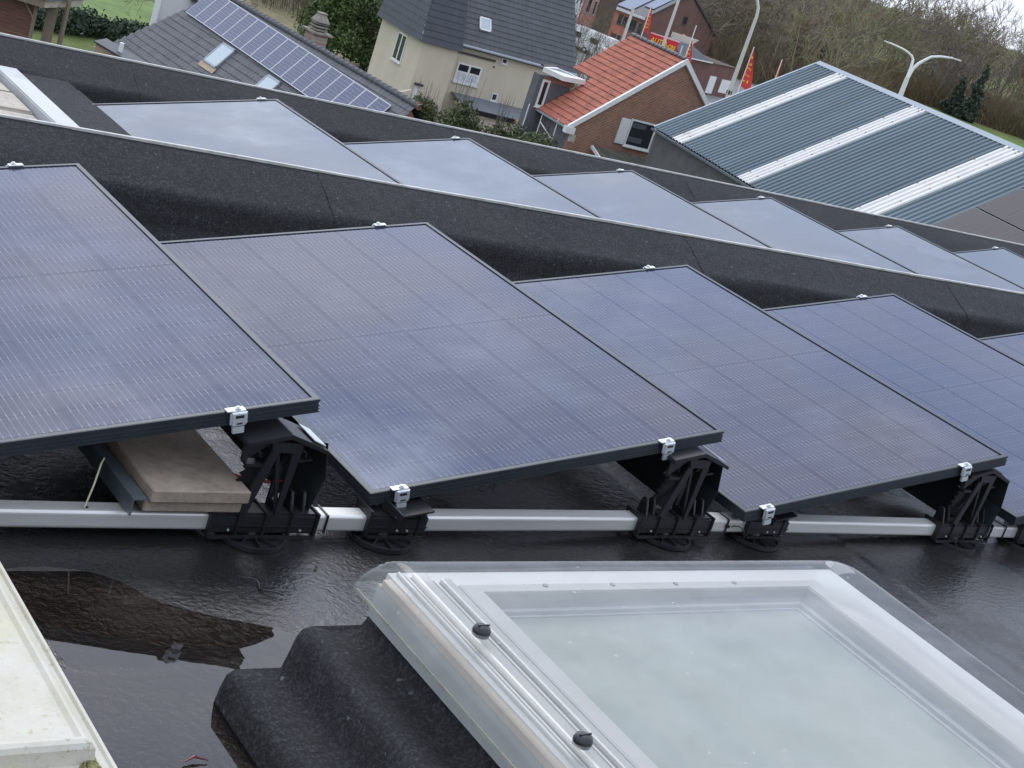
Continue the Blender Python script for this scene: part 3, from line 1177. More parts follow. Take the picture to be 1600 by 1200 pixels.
# cable ties round the pale rail pieces
def tie(label, x, tail=False):
    y, z = rail_y(x), rail_z(x)
    root = thing("cable_tie", label, "cable tie", (x, y, z))
    w2 = RW / 2 + .001
    m = MB()
    m.box(-.003, .003, -w2 - .002, -w2, -.001, RH + .002)
    m.box(-.003, .003, -w2 - .002, w2, RH + .0005, RH + .002)
    m.box(-.003, .003, w2, w2 + .002, -.001, RH + .002)
    m.build("band", M_rubber, root)
    if tail:
        MB().box(-.007, .006, -w2 - .008, -w2 - .001, RH * .45, RH * .45 + .010).build("head", M_rubber, root, bev=.001)
        pts = [(0.005 + .055 * math.sin(a), -w2 - .012 - .01 * a, .028 - .085 * (a / 3.0) ** 1.3 + .015 * math.sin(a * 2)) for a in np.linspace(0, 2.6, 14)]
        MB().tube([(p[0], p[1], max(p[2], -.026)) for p in pts], .0018, 6).build("tail", M_rubber, root)
    return root


tie("thin black cable tie round the short rail piece by the leftmost support", 1.945)
tie("black cable tie with a long curling tail round the rail by the middle support", 3.295, True)
tie("black cable tie round the short rail piece at the right edge", 4.585)

# ballast pavers, angle, odd bits
def paver(label, x0, x1, y0, y1, z0, z1, yaw):
    root = MB()
    cx, cy = (x0 + x1) / 2, (y0 + y1) / 2
    root.box(x0 - cx, x1 - cx, y0 - cy, y1 - cy, 0, z1 - z0)
    o = root.build("concrete_paver", M_conc, None, bev=.0035, seg=1, loc=(cx, cy, z0), rot=(0, 0, yaw))
    lumpy(o.data, .0003, 60, int(z0 * 1000))
    tag(o, label, "paver", "stacked ballast pavers")


paver("lower brown-grey concrete paver of the stack under the left panel", 1.458, 1.700, 2.835, 3.43, .084, .113, .010)
paver("upper brown-grey concrete paver of the stack under the left panel", 1.462, 1.706, 2.822, 3.42, .1135, .146, .018)
ang = MB()
ang.box(0, .003, 0, .62, 0, .042)
ang.box(.003, .034, 0, .62, .039, .042)
tag(ang.build("steel_angle", M_zinc, None, loc=(1.425, 2.818, .082), rot=(0, 0, .012)), "grey steel angle profile along the left side of the paver stack", "angle profile")
tag(MB().tube([(1.338, 2.86, .078), (1.356, 2.88, .125), (1.372, 2.905, .165), (1.385, 2.925, .168)], .0022, 6).build("wire", simple("pale_wire", (.45, .40, .28), .5)), "thin pale wire sticking up from the rail left of the pavers", "wire")
tag(MB().tube([(1.70 + .04 * i, 3.02 + .012 * math.sin(i * 1.1), .085 + .006 * math.cos(i * .9)) for i in range(7)], .004, 8).build("red_cable", M_red), "red solar cable running behind the leftmost tall support", "cable")
tag(MB().tube([(1.655 + .006 * i + .012 * math.sin(i * .8), 2.668 - .009 * i, .014 + .004 * math.sin(i)) for i in range(10)], .0022, 6).build("plastic_scrap", M_rubber), "small curled black plastic scrap lying on the wet roof", "scrap")
tag(MB().tube([(1.262, 2.050, .006), (1.285, 2.058, .010), (1.31, 2.050, .005)], [.001, .003, .001], 6).build("red_scrap", simple("dark_red_plastic", (.09, .012, .015), .4)), "tiny dark red scrap at the bottom edge of the puddle", "scrap")
for i, (x, y, s, lab) in enumerate(((1.93, 2.60, .006, "dead leaf on the damp felt below the low saddle"), (1.86, 2.70, .009, "dark leaf scrap near the leftmost foot disc"), (1.47, 2.29, .011, "small dark twig lying in the shallow puddle"))):
    m = MB()
    m.add([(0, 0, 0), (s, s * .5, .002), (s * 2, 0, .001), (s, -s * .5, .003)], [(0, 1, 2, 3)])
    m.add([(0, 0, -.001), (s, s * .5, .001), (s * 2, 0, 0), (s, -s * .5, .002)], [(3, 2, 1, 0)])
    tag(m.build("leaf", simple("dead_leaf", (.03, .02, .012), .8), None, loc=(x, y, float(roof_h(np.array(x), np.array(y))) + .004), rot=(0, 0, i * 1.3)), lab, "leaf")

# ================================================================== SKYLIGHT
sk = thing("roof_skylight", "square white-framed skylight under a clear acrylic dome in the foreground", "skylight")
SX0, SX1, SY0, SY1 = 1.600, 3.010, .72, 2.212
# felt upstand in two soft steps
cu = MB()
bx0, bx1, by0, by1 = 1.400, 3.27, .52, 2.235


def curb_ring():
    prof = [(0, -.01), (.004, .03), (.010, .058), (.022, .070), (.045, .073), (.080, .070), (.104, .071), (.116, .080), (.122, .11), (.128, .150), (.136, .168), (.152, .176), (.19, .172), (.225, .170), (.250, .176), (.262, .20), (.268, .295)]
    k = []
    nseg = 90
    for d, z in prof:
        ring = []
        # left/back sides step outwards, others too
        x0, x1, y0 = bx0 + d, bx1 - d, by0 + d
        y1 = by1 - d * .14
        for (a, b) in (((x0, y0), (x1, y0)), ((x1, y0), (x1, y1)), ((x1, y1), (x0, y1)), ((x0, y1), (x0, y0))):
            for i in range(nseg):
                t_ = i / nseg
                # round the corner a little
                ring.append((a[0] + (b[0] - a[0]) * t_, a[1] + (b[1] - a[1]) * t_, z))
        k.append(ring)
    n = len(k[0])
    vs = [p for r in k for p in r]
    fs = [(i * n + j, i * n + (j + 1) % n, (i + 1) * n + (j + 1) % n, (i + 1) * n + j) for i in range(len(k) - 1) for j in range(n)]
    m = MB().add(vs, fs)
    o = m.build("felt_upstand", M_felt, sk, smooth=True)
    lumpy(o.data, .005, 13, 5)
    return o


curb_ring()
KX, KY, K0 = 1.06, .58, .87      # frame width factors: right, far and left sides
fr = MB()
fr.ring(SX0, SX1, SY0, SY1, [(.064, .20), (.066, .292), (.070, .294), (.196, .296), (.198, .308), (.202, .311), (.246, .311), (.249, .306), (.250, .290)], False, KX, KY, K0)
fr.build("frame", M_whitepvc, sk)
# ribbed aluminium profile along the left side
M_prof = simple("milled_pvc_profile", (0.52, 0.505, 0.485), 0.35, 0.15, 0.06, 3, stretch=(4, .3, 4))
for (d0, d1, h, r_) in ((.072, .083, .303, .004), (.088, .096, .300, .003), (.101, .137, .309, .006), (.143, .150, .306, .003), (.156, .186, .312, .006)):
    d0, d1 = d0 * K0 + .006, d1 * K0 + .006
    x0_, x1_ = SX0 + d0, SX0 + d1
    pr_ = [(x0_, .290), (x0_, h - r_), (x0_ + r_ * .35, h - r_ * .3), (x0_ + r_, h), (x1_ - r_, h), (x1_ - r_ * .35, h - r_ * .3), (x1_, h - r_), (x1_, .290)]
    MB().prism(pr_, SY0 + .07, SY1 - d0 * KY - .012, 'y').build("rib", M_prof, sk)
    MB().prism([(SX0 + d1 + .0005, .2966), (SX0 + d1 + .0045, .2966), (SX0 + d1 + .0045, .2975), (SX0 + d1 + .0005, .2975)], SY0 + .07, SY1 - d1 * KY - .012, 'y').build("shadow_groove", simple("groove_shade_grey", (.16, .155, .15), .7), sk)  # dark strips laid in as the shadows between the ribs
gs_ = MB()
gs_.prism([(SX0 + .040, .272), (SX0 + .040, .287), (SX0 + .0625, .289), (SX0 + .0625, .272)], SY0 + .06, SY1 - .055, 'y')
gs_.build("gasket_strip", M_creampvc, sk)
MB().ring(SX0, SX1, SY0, SY1, [(.041, .20), (.041, .271), (.062, .271)]).build("side_skirt", simple("grey_side_skirt", (.34, .35, .335), .6, 0, .12, 5), sk)
inn = MB()
inn.ring(SX0, SX1, SY0, SY1, [(.250, .290), (.2505, .272), (.266, .271), (.267, .262), (.275, .2615), (.276, .2575)], False, KX, KY, K0)
inn.build("inner_frame", simple("shaded_inner_frame", (.50, .51, .51), .5, 0, .06, 3), sk)  # grey colour stands for the shadow band round the pane
MB().box(SX0 + .27 * K0, SX1 - .27 * KX, SY0 + .27, SY1 - .27 * KY, .246, .258).build("pane", M_pane, sk)
for k_, xx_ in enumerate((1.98, 2.16, 2.34, 2.52)):
    MB().tube([(xx_, SY1 - .215 * KY, .3105), (xx_, SY1 - .215 * KY, .3135)], .006, 10).build("rivet", simple("dull_rivet", (.30, .29, .27), .6), sk)


def dome_z(d, cornerless):
    pts = [(0, .252), (.004, .270), (.045, .322), (.060, .331), (.080, .334), (.225, .336), (.245, .3375), (.28, .343), (.33, .350), (.42, .357), (.55, .361), (.75, .362)]
    return np.interp(d, [a for a, _ in pts], [b for _, b in pts])


def build_dome():
    nx = 120
    xs_ = np.concatenate([np.linspace(0, .32, 46), np.linspace(.34, SX1 - SX0 - .34, 24), (SX1 - SX0) - np.linspace(.32, 0, 46)])
    ys_ = np.concatenate([np.linspace(0, .32, 46), np.linspace(.34, SY1 - SY0 - .34, 24), (SY1 - SY0) - np.linspace(.32, 0, 46)])
    X, Y = np.meshgrid(xs_, ys_)
    W_, H_ = SX1 - SX0, SY1 - SY0
    dx, dy = np.minimum(X, W_ - X), np.minimum(Y, H_ - Y)
    # rounded distance to the rim
    r = .05
    d1 = np.minimum(dx, dy)
    rr = np.where(X > W_ / 2, .12, .035)
    ax, ay = np.clip(rr - dx, 0, None), np.clip(rr - dy, 0, None)
    d2 = rr - np.sqrt(ax ** 2 + ay ** 2)
    d = np.where((dx < rr) & (dy < rr), d2, d1)
    # second rounding for the raised pillow
    r3 = .40
    bx, by = np.clip(r3 - dx, 0, None), np.clip(r3 - dy, 0, None)
    d3 = r3 - np.sqrt(bx ** 2 + by ** 2)
    dd = np.where(d > .2, np.where((dx < r3) & (dy < r3), np.maximum(d3, .2), d1), d)
    Z = dome_z(dd, 0)
    f = vnoise(random.Random(31), 6)
    Z = Z + .0012 * f(X, Y, 9) * (d > .05)
    keep = d > -.003
    co = np.stack([X + SX0, Y + SY0, Z], -1).reshape(-1, 3)
    n, m = len(xs_), len(ys_)
    fs = []
    for j in range(m - 1):
        for i in range(n - 1):
            if keep[j, i] and keep[j, i + 1] and keep[j + 1, i] and keep[j + 1, i + 1]:
                a = j * n + i
                fs.append((a, a + 1, a + 1 + n, a + n))
    me = bpy.data.meshes.new("clear_dome")
    me.from_pydata(co.tolist(), [], fs)
    me.polygons.foreach_set("use_smooth", [True] * len(me.polygons))
    put("clear_dome", me, M_dome, sk)


build_dome()
# the dome's lower rim, a thin solid lip
rim = MB()
rim.prism([(SX0 + .001, .2500), (SX0 + .001, .2575), (SX0 + .004, .2580), (SX0 + .004, .2495)], SY0 + .04, SY1 - .035, 'y')
rim.build("dome_rim", simple("acrylic_rim", (.33, .32, .27), .3, 0, .3, 12), sk)
for (x, y) in ((1.690, 1.898), (1.683, 1.565), (1.68, 1.2)):
    k = MB()
    k.tube([(x, y, .326), (x, y, .336), (x, y, .343), (x, y, .346)], [.0165, .0175, .0145, .006], 20)
    o = k.build("screw_cap", M_rubber, sk, smooth=True)
    MB().box(x - .012, x + .014, y - .0015, y + .0015, .345, .3475).build("screw_slot", M_rubber, o)

for ch_ in sk.children:
    if ch_.name.split('.')[0] != "felt_upstand":
        ch_.location.z += .024

# ================================================================== WHITE COVER bottom left
hc = thing("roof_hatch", "algae-speckled white cover with a raised rim in the bottom left corner", "roof hatch")
hb = MB()
hb.ring(-.45, .952, 1.700, 3.2, [(0, .15), (0, .268), (.003, .272), (.008, .272), (.012, .268), (.03, .268), (.033, .292), (.038, .299), (.045, .302), (.05, .302), (.056, .296), (.15, .300), (.155, .304), (.5, .312)])
o = hb.build("cover", M_hatch, hc, bev=0)
MB().box(.04, .44, 2.19, 2.71, .300, .3115).build("raised_panel", M_hatch, hc, bev=.004)
MB().ring(-.40, .88, 1.755, 3.15, [(0, -.01), (0, .20), (.03, .20)]).build("upstand", M_felt, hc)
ms = MB()
for i in range(260):
    x = .915 + R_.gauss(0, .005)
    y = 1.712 + abs(R_.gauss(0, .016))
    s = R_.uniform(.0012, .0032)
    ms.tube([(x, y, .264), (x, y, .270 + s * 1.2)], [s, s * .6], 6)
tag(ms.build("moss", M_moss, hc), kind="stuff")

# ================================================================== BACKGROUND BUILDINGS
def tile_roof(parent, mat, o, ea, eu, L, S, gauge, tw, amp=.022, lift=.035, name="tile_course", skip=None, jit=0.0, seed=1):
    """courses of overlapping waved tiles; o = low corner, ea along the eave, eu up the slope"""
    rng = random.Random(seed)
    o, ea, eu = Vector(o), Vector(ea).normalized(), Vector(eu).normalized()
    nrm = ea.cross(eu).normalized()
    if nrm.z < 0:
        nrm = -nrm
    nC = int(round(S / gauge))
    g = S / nC
    for c in range(nC):
        a0, a1 = 0.0, L
        if skip:
            a0, a1 = skip((c + .5) * g)
        nt_ = max(1, int(round((a1 - a0) / tw)))
        cols = []
        for i in range(nt_):
            dz = rng.uniform(-jit, jit)
            for k, wv in enumerate((0.0, .75, 1.0, .55)):
                cols.append((a0 + (a1 - a0) * (i + k / 4) / nt_, wv * amp + dz))
        cols.append((a1, 0.0))
        vs, fs = [], []
        for a, wv in cols:
            base = o + ea * a + eu * (c * g - .03)
            topp = o + ea * a + eu * ((c + 1) * g + .02)
            vs += [base + nrm * (-.02), base + nrm * (lift + wv), topp + nrm * (.004 + wv * .9)]
        for i in range(len(cols) - 1):
            b_ = i * 3
            fs += [(b_, b_ + 3, b_ + 4, b_ + 1), (b_ + 1, b_ + 4, b_ + 5, b_ + 2)]
        MB().add(vs, fs).build(name, mat, parent)


def window(parent, plane, u0, u1, z0, z1, at, out, mat_f=M_white, mat_g=M_darkglass, mull=(), sill=True, fw=.07):
    """window in a wall plane: plane 'y' (u = x) or 'x' (u = y); at = wall coordinate, out = +1/-1 outward"""
    def bx(m, ua, ub, za, zb, d0, d1):
        lo, hi = sorted((at + out * d0, at + out * d1))
        return m.box(ua, ub, lo, hi, za, zb) if plane == 'y' else m.box(lo, hi, ua, ub, za, zb)
    f = MB()
    bx(f, u0, u1, z0, z0 + fw, .005, .05)
    bx(f, u0, u1, z1 - fw, z1, .005, .05)
    bx(f, u0, u0 + fw, z0 + fw, z1 - fw, .005, .05)
    bx(f, u1 - fw, u1, z0 + fw, z1 - fw, .005, .05)
    for mu in mull:
        uu = u0 + (u1 - u0) * mu
        bx(f, uu - fw * .6, uu + fw * .6, z0 + fw, z1 - fw, .005, .048)
    w_ = f.build("window", mat_f, parent)
    p = MB()
    bx(p, u0 + fw, u1 - fw, z0 + fw, z1 - fw, .004, .02)
    p.build("pane", mat_g, w_)
    if sill:
        s = MB()
        bx(s, u0 - .06, u1 + .06, z0 - .06, z0 - .002, .004, .12)
        s.build("sill", mat_f, w_)
    return w_


M_tile_dark = simple("dark_concrete_tile", (0.085, 0.085, 0.092), 0.6, 0, 0.28, 1.6, 0.1, 30)
M_tile_slate = simple("black_slate_tile", (0.032, 0.036, 0.045), 0.55, 0, 0.25, 1.2)
M_tile_grey = simple("charcoal_tile", (0.055, 0.058, 0.064), 0.55, 0, 0.25, 1.2)
M_tile_red = simple("orange_red_clay_tile", (0.33, 0.105, 0.065), 0.85, 0, 0.3, 1.8, dirt=(0.13, 0.075, 0.055), dirt_rng=(0.52, 0.78), dirt_scale=2.2)
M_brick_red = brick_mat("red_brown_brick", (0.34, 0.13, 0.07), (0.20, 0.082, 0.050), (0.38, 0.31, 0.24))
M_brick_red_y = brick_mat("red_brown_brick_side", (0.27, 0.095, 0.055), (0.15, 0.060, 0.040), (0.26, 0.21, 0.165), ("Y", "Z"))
M_brick_dull = brick_mat("dull_red_brick", (0.20, 0.095, 0.075), (0.15, 0.075, 0.060), (0.18, 0.13, 0.11))
M_brick_brown = brick_mat("brown_brick", (0.135, 0.095, 0.070), (0.095, 0.068, 0.052), (0.13, 0.105, 0.085))
M_brick_mix = brick_mat("mottled_brick", (0.36, 0.17, 0.11), (0.42, 0.32, 0.25), (0.4, 0.36, 0.31))
M_cream = simple("cream_render", (0.52, 0.465, 0.36), 0.9, 0, 0.08, 0.8, 0.1, 30, dirt=(0.42, 0.37, 0.28), dirt_rng=(0.55, 0.85), dirt_scale=.7, stretch=(1, 1, .4))
M_pinkwall = simple("pale_plaster", (0.56, 0.49, 0.42), 0.9, 0, 0.1, 1.2)
M_greywall = simple("slate_grey_cladding", (0.10, 0.105, 0.115), 0.8, 0, 0.25, 1.1)
M_felt_flat = simple("grey_flat_roof", (0.13, 0.14, 0.155), 0.7, 0, 0.15, 1.5)
M_coral = simple("coral_painted_render", (0.48, 0.17, 0.115), 0.85, 0, 0.1, 1)
M_pinkb = simple("pinkish_brick_paint", (0.38, 0.17, 0.13), 0.85, 0, 0.15, 1.4)
M_wood = simple("grey_weathered_wood", (0.20, 0.155, 0.12), 0.9, 0, 0.3, 6, stretch=(6, 6, .6))
M_redwood = simple("reddish_wood_cladding", (0.135, 0.062, 0.048), 0.85, 0, 0.3, 5, stretch=(.5, 6, 6))
M_pvfar = grid_pv("blue_poly_module", .16, .16)
M_gutter = simple("zinc_gutter", (0.30, 0.33, 0.36), 0.5, 0.4, 0.1, 3)
M_brass = simple("pale_sill_stone", (0.45, 0.42, 0.37), 0.9)

# ---- (1) house with the long solar array, far left
lh = thing("tiled_house", "long low house with dark tiled roof carrying a row of blue solar panels", "house", (32.422, 49.826, GZ), -1.538)
RZ, EZ, RUN = 6.534, 2.544, 3.154
SL = math.hypot(RUN, RZ - EZ)
eu_f = Vector((0, RUN, RZ - EZ)) / SL            # up the visible slope (from b=-RUN to b=0)
A0, A1 = -20.95, .05
MB().box(A0 + .25, A1 - .35, -RUN + .45, RUN - .45, 0, EZ + .1).build("wall", M_brick_mix, lh)
MB().prism([(-RUN + .45, EZ + .1), (RUN - .45, EZ + .1), (0, RZ - .28)], A0 + 3.6, A1 - .35, 'x').build("gable_wall", brick_mat("mottled_brick_gable", (0.40, 0.15, 0.09), (0.30, 0.13, 0.085), (0.33, 0.28, 0.23), ("Y", "Z")), lh)
tile_roof(lh, M_tile_dark, (A0, -RUN, EZ), (1, 0, 0), (0, RUN, RZ - EZ), A1 - A0, SL - .06, .345, .30, seed=2, jit=.003, skip=lambda s: (s * .66, A1 - A0))
tile_roof(lh, M_tile_dark, (A0, RUN, EZ), (1, 0, 0), (0, -RUN, RZ - EZ), A1 - A0, SL - .06, .345, .60, seed=3, skip=lambda s: (s * .66, A1 - A0))
MB().box(A0, A1, -RUN - .16, -RUN - .02, EZ - .10, EZ - .01).build("gutter", M_white, lh)
L_ = .44
prof0 = [(.17 * math.cos(a), .13 * math.sin(a)) for a in np.linspace(-.35, math.pi + .35, 9)]
vs, fs = [], []
for (x, s) in ((0, 1.0), (.06, 1.10), (.061, .98), (L_, .90)):
    vs += [(x, p[0] * s, p[1] * s) for p in prof0]
for i in range(3):
    for j in range(8):
        fs.append((i * 9 + j, i * 9 + j + 1, (i + 1) * 9 + j + 1, (i + 1) * 9 + j))
fs.append(tuple(range(9)))
rt_me = MB().add(vs, fs).mesh("ridge_tile")
rt_me.materials.append(M_tile_dark)
for p in rt_me.polygons:
    p.use_smooth = True
a = A0 + 3.35
while a < A1 - .1:
    put("ridge_tile", rt_me, None, lh, (a, 0, RZ - .03 + R_.uniform(-.006, .006)), (0, 0, 0))
    a += .405
MB().tube([(A1 + .03, 0, RZ - .02), (A1 + .075, 0, RZ - .02)], .16, 12).build("ridge_end_cap", simple("terracotta", (.20, .085, .05), .85), lh)


def lh_pt(a, s, off=0.0):
    """local point on the visible slope, s metres down from the ridge"""
    nrm = Vector((0, -(RZ - EZ), RUN)) / SL
    return Vector((a, 0, RZ)) - eu_f * s + nrm * off


LHM = Matrix.Translation((32.422, 49.826, GZ)) @ Matrix.Rotation(-1.538, 4, 'Z')
slope_rot = Matrix.Rotation(math.atan2(RZ - EZ, RUN), 4, 'X')


def ordinal(i):
    return ["first", "second", "third", "fourth", "fifth", "sixth", "seventh", "eighth", "ninth", "tenth", "eleventh", "twelfth", "thirteenth", "fourteenth", "fifteenth", "sixteenth", "seventeenth", "eighteenth"][i]


pv_f = MB()
for (x0, x1, y0, y1) in ((0, .035, 0, 1.65), (.955, .99, 0, 1.65), (.035, .955, 0, .035), (.035, .955, 1.615, 1.65)):
    pv_f.box(x0, x1, y0, y1, -.04, 0)
pv_f = pv_f.mesh("frame")
pv_f.materials.append(simple("silver_module_frame", (0.46, 0.47, 0.49), 0.4, 0.2, 0.05, 5))
pv_l = MB().box(.034, .956, .034, 1.616, -.03, -.006).mesh("laminate")
pv_l.materials.append(M_pvfar)
for j in range(17):
    i = 11 - j
    aL = -1.0 - (12 - i) * 1.01
    s1 = .28 + .026 * (i + .5) + 1.66
    P = LHM @ lh_pt(aL + .01, s1, .14)
    o = bpy.data.objects.new("roof_solar_panel", None)
    COL.objects.link(o)
    o.matrix_world = Matrix.Translation(P) @ Matrix.Rotation(-1.538, 4, 'Z') @ slope_rot @ Matrix.Rotation(-.026, 4, 'Z')
    tag(o, "silver-framed blue solar panel on the dark tiled house, %s from its right end" % ordinal(j), "solar panel", "blue solar panels on the tiled house")
    put("frame", pv_f, None, o)
    put("laminate", pv_l, None, o)
MB().beam(lh_pt(-18.2, 1.0, .07), lh_pt(-.75, 1.1, .07), .04, .04).build("mounting_rail", M_gutter, lh)


def roof_window(parent, pts_fn, a0, a1, s0, s1, mat_g=M_skyglass, fmat=None):
    fmat = fmat or M_gutter
    f = MB()
    for (aa, ab, sa, sb) in ((a0, a1, s0, s0 + .09), (a0, a1, s1 - .09, s1), (a0, a0 + .09, s0, s1), (a1 - .09, a1, s0, s1)):
        f.hexa([pts_fn(aa, sb, .0), pts_fn(ab, sb, .0), pts_fn(ab, sa, .0), pts_fn(aa, sa, .0)], [pts_fn(aa, sb, .13), pts_fn(ab, sb, .13), pts_fn(ab, sa, .13), pts_fn(aa, sa, .13)])
    w_ = f.build("roof_window", fmat, parent)
    g = MB()
    g.hexa([pts_fn(a0 + .085, s1 - .085, .05), pts_fn(a1 - .085, s1 - .085, .05), pts_fn(a1 - .085, s0 + .085, .05), pts_fn(a0 + .085, s0 + .085, .05)],
           [pts_fn(a0 + .085, s1 - .085, .115), pts_fn(a1 - .085, s1 - .085, .115), pts_fn(a1 - .085, s0 + .085, .115), pts_fn(a0 + .085, s0 + .085, .115)])
    g.build("pane", mat_g, w_)
    fl_ = MB()
    fl_.hexa([pts_fn(a0 - .1, s1 + .28, .05), pts_fn(a1 + .1, s1 + .28, .05), pts_fn(a1 + .1, s1, .06), pts_fn(a0 - .1, s1, .06)], [pts_fn(a0 - .1, s1 + .28, .07), pts_fn(a1 + .1, s1 + .28, .07), pts_fn(a1 + .1, s1, .08), pts_fn(a0 - .1, s1, .08)])
    fl_.build("flashing", simple("sandy_lead_flashing", (.36, .29, .20), .8), w_)
    return w_


roof_window(lh, lh_pt, -13.65, -12.35, 2.08, 3.30)
roof_window(lh, lh_pt, -8.95, -7.75, 2.22, 3.40)
# chimney behind the ridge
ch = MB()
ch.box(-10.25, -9.45, .45, 1.15, 4.5, 6.85)
chim = ch.build("chimney", M_brick_mix, lh)
M_stone = simple("weathered_chimney_stone", (.24, .215, .175), .9, 0, .3, 4, dirt=(.10, .095, .085), dirt_rng=(.5, .7), dirt_scale=5)
MB().box(-10.42, -9.28, .30, 1.30, 6.85, 6.95).build("chimney_slab", M_stone, chim, bev=.02)
for k in range(3):
    MB().box(-10.18 + .03 * k, -9.52 - .03 * k, .50, 1.10, 6.99 + .13 * k, 7.06 + .13 * k).build("louvre", M_stone, chim, bev=.01)
MB().box(-10.06, -9.64, .60, 1.0, 6.95, 7.34).build("flue", simple("sooty_flue", (.03, .03, .03), .9), chim)
MB().hexa([(-10.2, .48, 7.34), (-9.5, .48, 7.34), (-9.5, 1.12, 7.34), (-10.2, 1.12, 7.34)], [(-10.0, .65, 7.68), (-9.7, .65, 7.68), (-9.7, .95, 7.68), (-10.0, .95, 7.68)]).build("chimney_hood", M_stone, chim, bev=.015)
MB().box(-10.03, -9.67, .62, .98, 7.68, 7.74).build("chimney_top", M_stone, chim)

# white cross wing behind the far end of the tiled house
ww = thing("white_wing", "white-walled wing with a dark verge behind the far end of the tiled house", "house", (32.422, 49.826, GZ), -1.538)
MB().prism([(-1.08, 0), (4.5, 0), (4.5, 4.6), (1.7, 7.0), (-1.08, 5.6)], -21.9, -21.25, 'x').build("wall", simple("white_render", (.62, .62, .60), .9, 0, .05), ww)
MB().prism([(.35, 5.32), (4.9, 4.55), (4.9, 4.65), (.35, 5.46)], -21.5, -20.9, 'x').build("verge", M_tile_slate, ww)
MB().hexa([(-22.1, -1.3, 5.6), (-21.0, -1.3, 5.6), (-21.0, 1.7, 7.1), (-22.1, 1.7, 7.1)], [(-22.1, -1.3, 5.75), (-21.0, -1.3, 5.75), (-21.0, 1.7, 7.25), (-22.1, 1.7, 7.25)]).build("roof", M_tile_slate, ww)
MB().tube([(-21.2, -1.12, 0), (-21.2, -1.12, 5.5)], .05, 8).build("downpipe", M_white, ww)

# small flat-roofed brick lean-to left of the tiled house
sh = thing("brick_outbuilding", "small brick outbuilding with dark sloping coping and a white flue", "outbuilding", (23.75, 60.2, GZ), rad(-40))
MB().prism([(0, 0), (1.7, 0), (1.7, 4.0), (0, 4.36)], 0, 1.2, 'y').build("wall", M_brick_mix, sh)
MB().hexa([(-.08, -.1, 4.38), (1.8, -.1, 3.97), (1.8, 1.3, 3.97), (-.08, 1.3, 4.38)], [(-.08, -.1, 4.45), (1.8, -.1, 4.04), (1.8, 1.3, 4.04), (-.08, 1.3, 4.45)]).build("roof", M_tile_slate, sh)
MB().tube([(.85, .5, 4.0), (.85, .5, 4.62)], .09, 10).build("flue", M_white, sh)
MB().tube([(-.03, .05, 0), (-.03, .05, 4.2)], .05, 8).build("downpipe", M_gutter, sh)

# hipped far end of the tiled house
MB().add([(A0, -RUN, EZ), (A0, RUN, EZ), (A0 + 3.35, 0, RZ - .02)], [(0, 1, 2)]).build("hip_face", M_tile_dark, lh)

# ---- (2) cream rendered house
ch2 = thing("cream_house", "cream rendered two-storey house with charcoal roof and a dark hipped side wing", "house", (52.434, 78.685, GZ), -.121)
MB().box(-.1, 8.3, .0, 7.4, 0, 5.45).build("wall", M_cream, ch2)
MB().prism([(0.05, 5.45), (7.3, 5.45), (3.7, 10.3)], -.1, 8.3, 'x').build("gable_wall", M_cream, ch2)
tile_roof(ch2, M_tile_grey, (-.15, -.32, 5.5), (1, 0, 0), (0, 4, 5.6), 8.68, 6.6, .36, .34, amp=.016, seed=5)
tile_roof(ch2, M_tile_grey, (-.15, 7.75, 5.5), (1, 0, 0), (0, -4, 5.6), 8.68, 6.6, .6, .8, amp=.016, seed=6)
gt = MB()
gt.tube([(-.2, -.40, 5.42), (8.6, -.40, 5.42)], .085, 8)
gt.build("gutter", M_gutter, ch2)
MB().box(-.12, 8.5, -.34, -.02, 5.28, 5.40).build("soffit", M_tile_slate, ch2)
MB().tube([(.10, -.30, 5.36), (.10, -.07, 5.0), (.12, -.06, 4.8), (.15, -.06, 0)], .045, 8).build("downpipe", M_creampvc, ch2)
MB().box(.20, 3.0, -.10, -.002, 4.88, 5.0).build("awning_box", simple("dark_awning_box", (.05, .045, .04), .6), ch2)
wcr = window(ch2, 'y', .62, 2.32, 3.16, 4.36, 0, -1, mull=(.5,), fw=.11)
MB().box(.73, 2.21, -.030, -.022, 3.27, 3.72).build("lowered_shutter", simple("pale_blue_shutter", (.52, .56, .60), .6), wcr)
MB().box(.73, 2.21, -.052, -.031, 3.72, 3.86).build("mid_rail", M_white, wcr)
window(ch2, 'y', 3.42, 3.82, 4.92, 5.24, 0, -1, fw=.06)
window(ch2, 'y', 3.48, 3.88, 2.58, 3.04, 0, -1, fw=.06)
MB().tube([(3.03, -.01, 4.58), (3.03, -.04, 4.58)], .06, 10).build("vent", M_rubber, ch2)


def cr_pt(a, s, off=0.0):
    e = Vector((0, 4, 5.6)).normalized()
    nn = Vector((0, -5.6, 4)).normalized()
    return Vector((a, -.3, 5.5)) + e * s + nn * off


f = MB()
for (aa, ab, sa, sb) in ((1.5, 2.3, 1.15, 1.24), (1.5, 2.3, 1.92, 2.01), (1.5, 1.59, 1.15, 2.01), (2.21, 2.3, 1.15, 2.01)):
    f.hexa([cr_pt(aa, sa, 0), cr_pt(ab, sa, 0), cr_pt(ab, sb, 0), cr_pt(aa, sb, 0)], [cr_pt(aa, sa, .14), cr_pt(ab, sa, .14), cr_pt(ab, sb, .14), cr_pt(aa, sb, .14)])
rw = f.build("roof_window", M_white, ch2)
MB().hexa([cr_pt(1.58, 1.23, .05), cr_pt(2.22, 1.23, .05), cr_pt(2.22, 1.93, .05), cr_pt(1.58, 1.93, .05)], [cr_pt(1.58, 1.23, .12), cr_pt(2.22, 1.23, .12), cr_pt(2.22, 1.93, .12), cr_pt(1.58, 1.93, .12)]).build("pane", M_skyglass, rw)
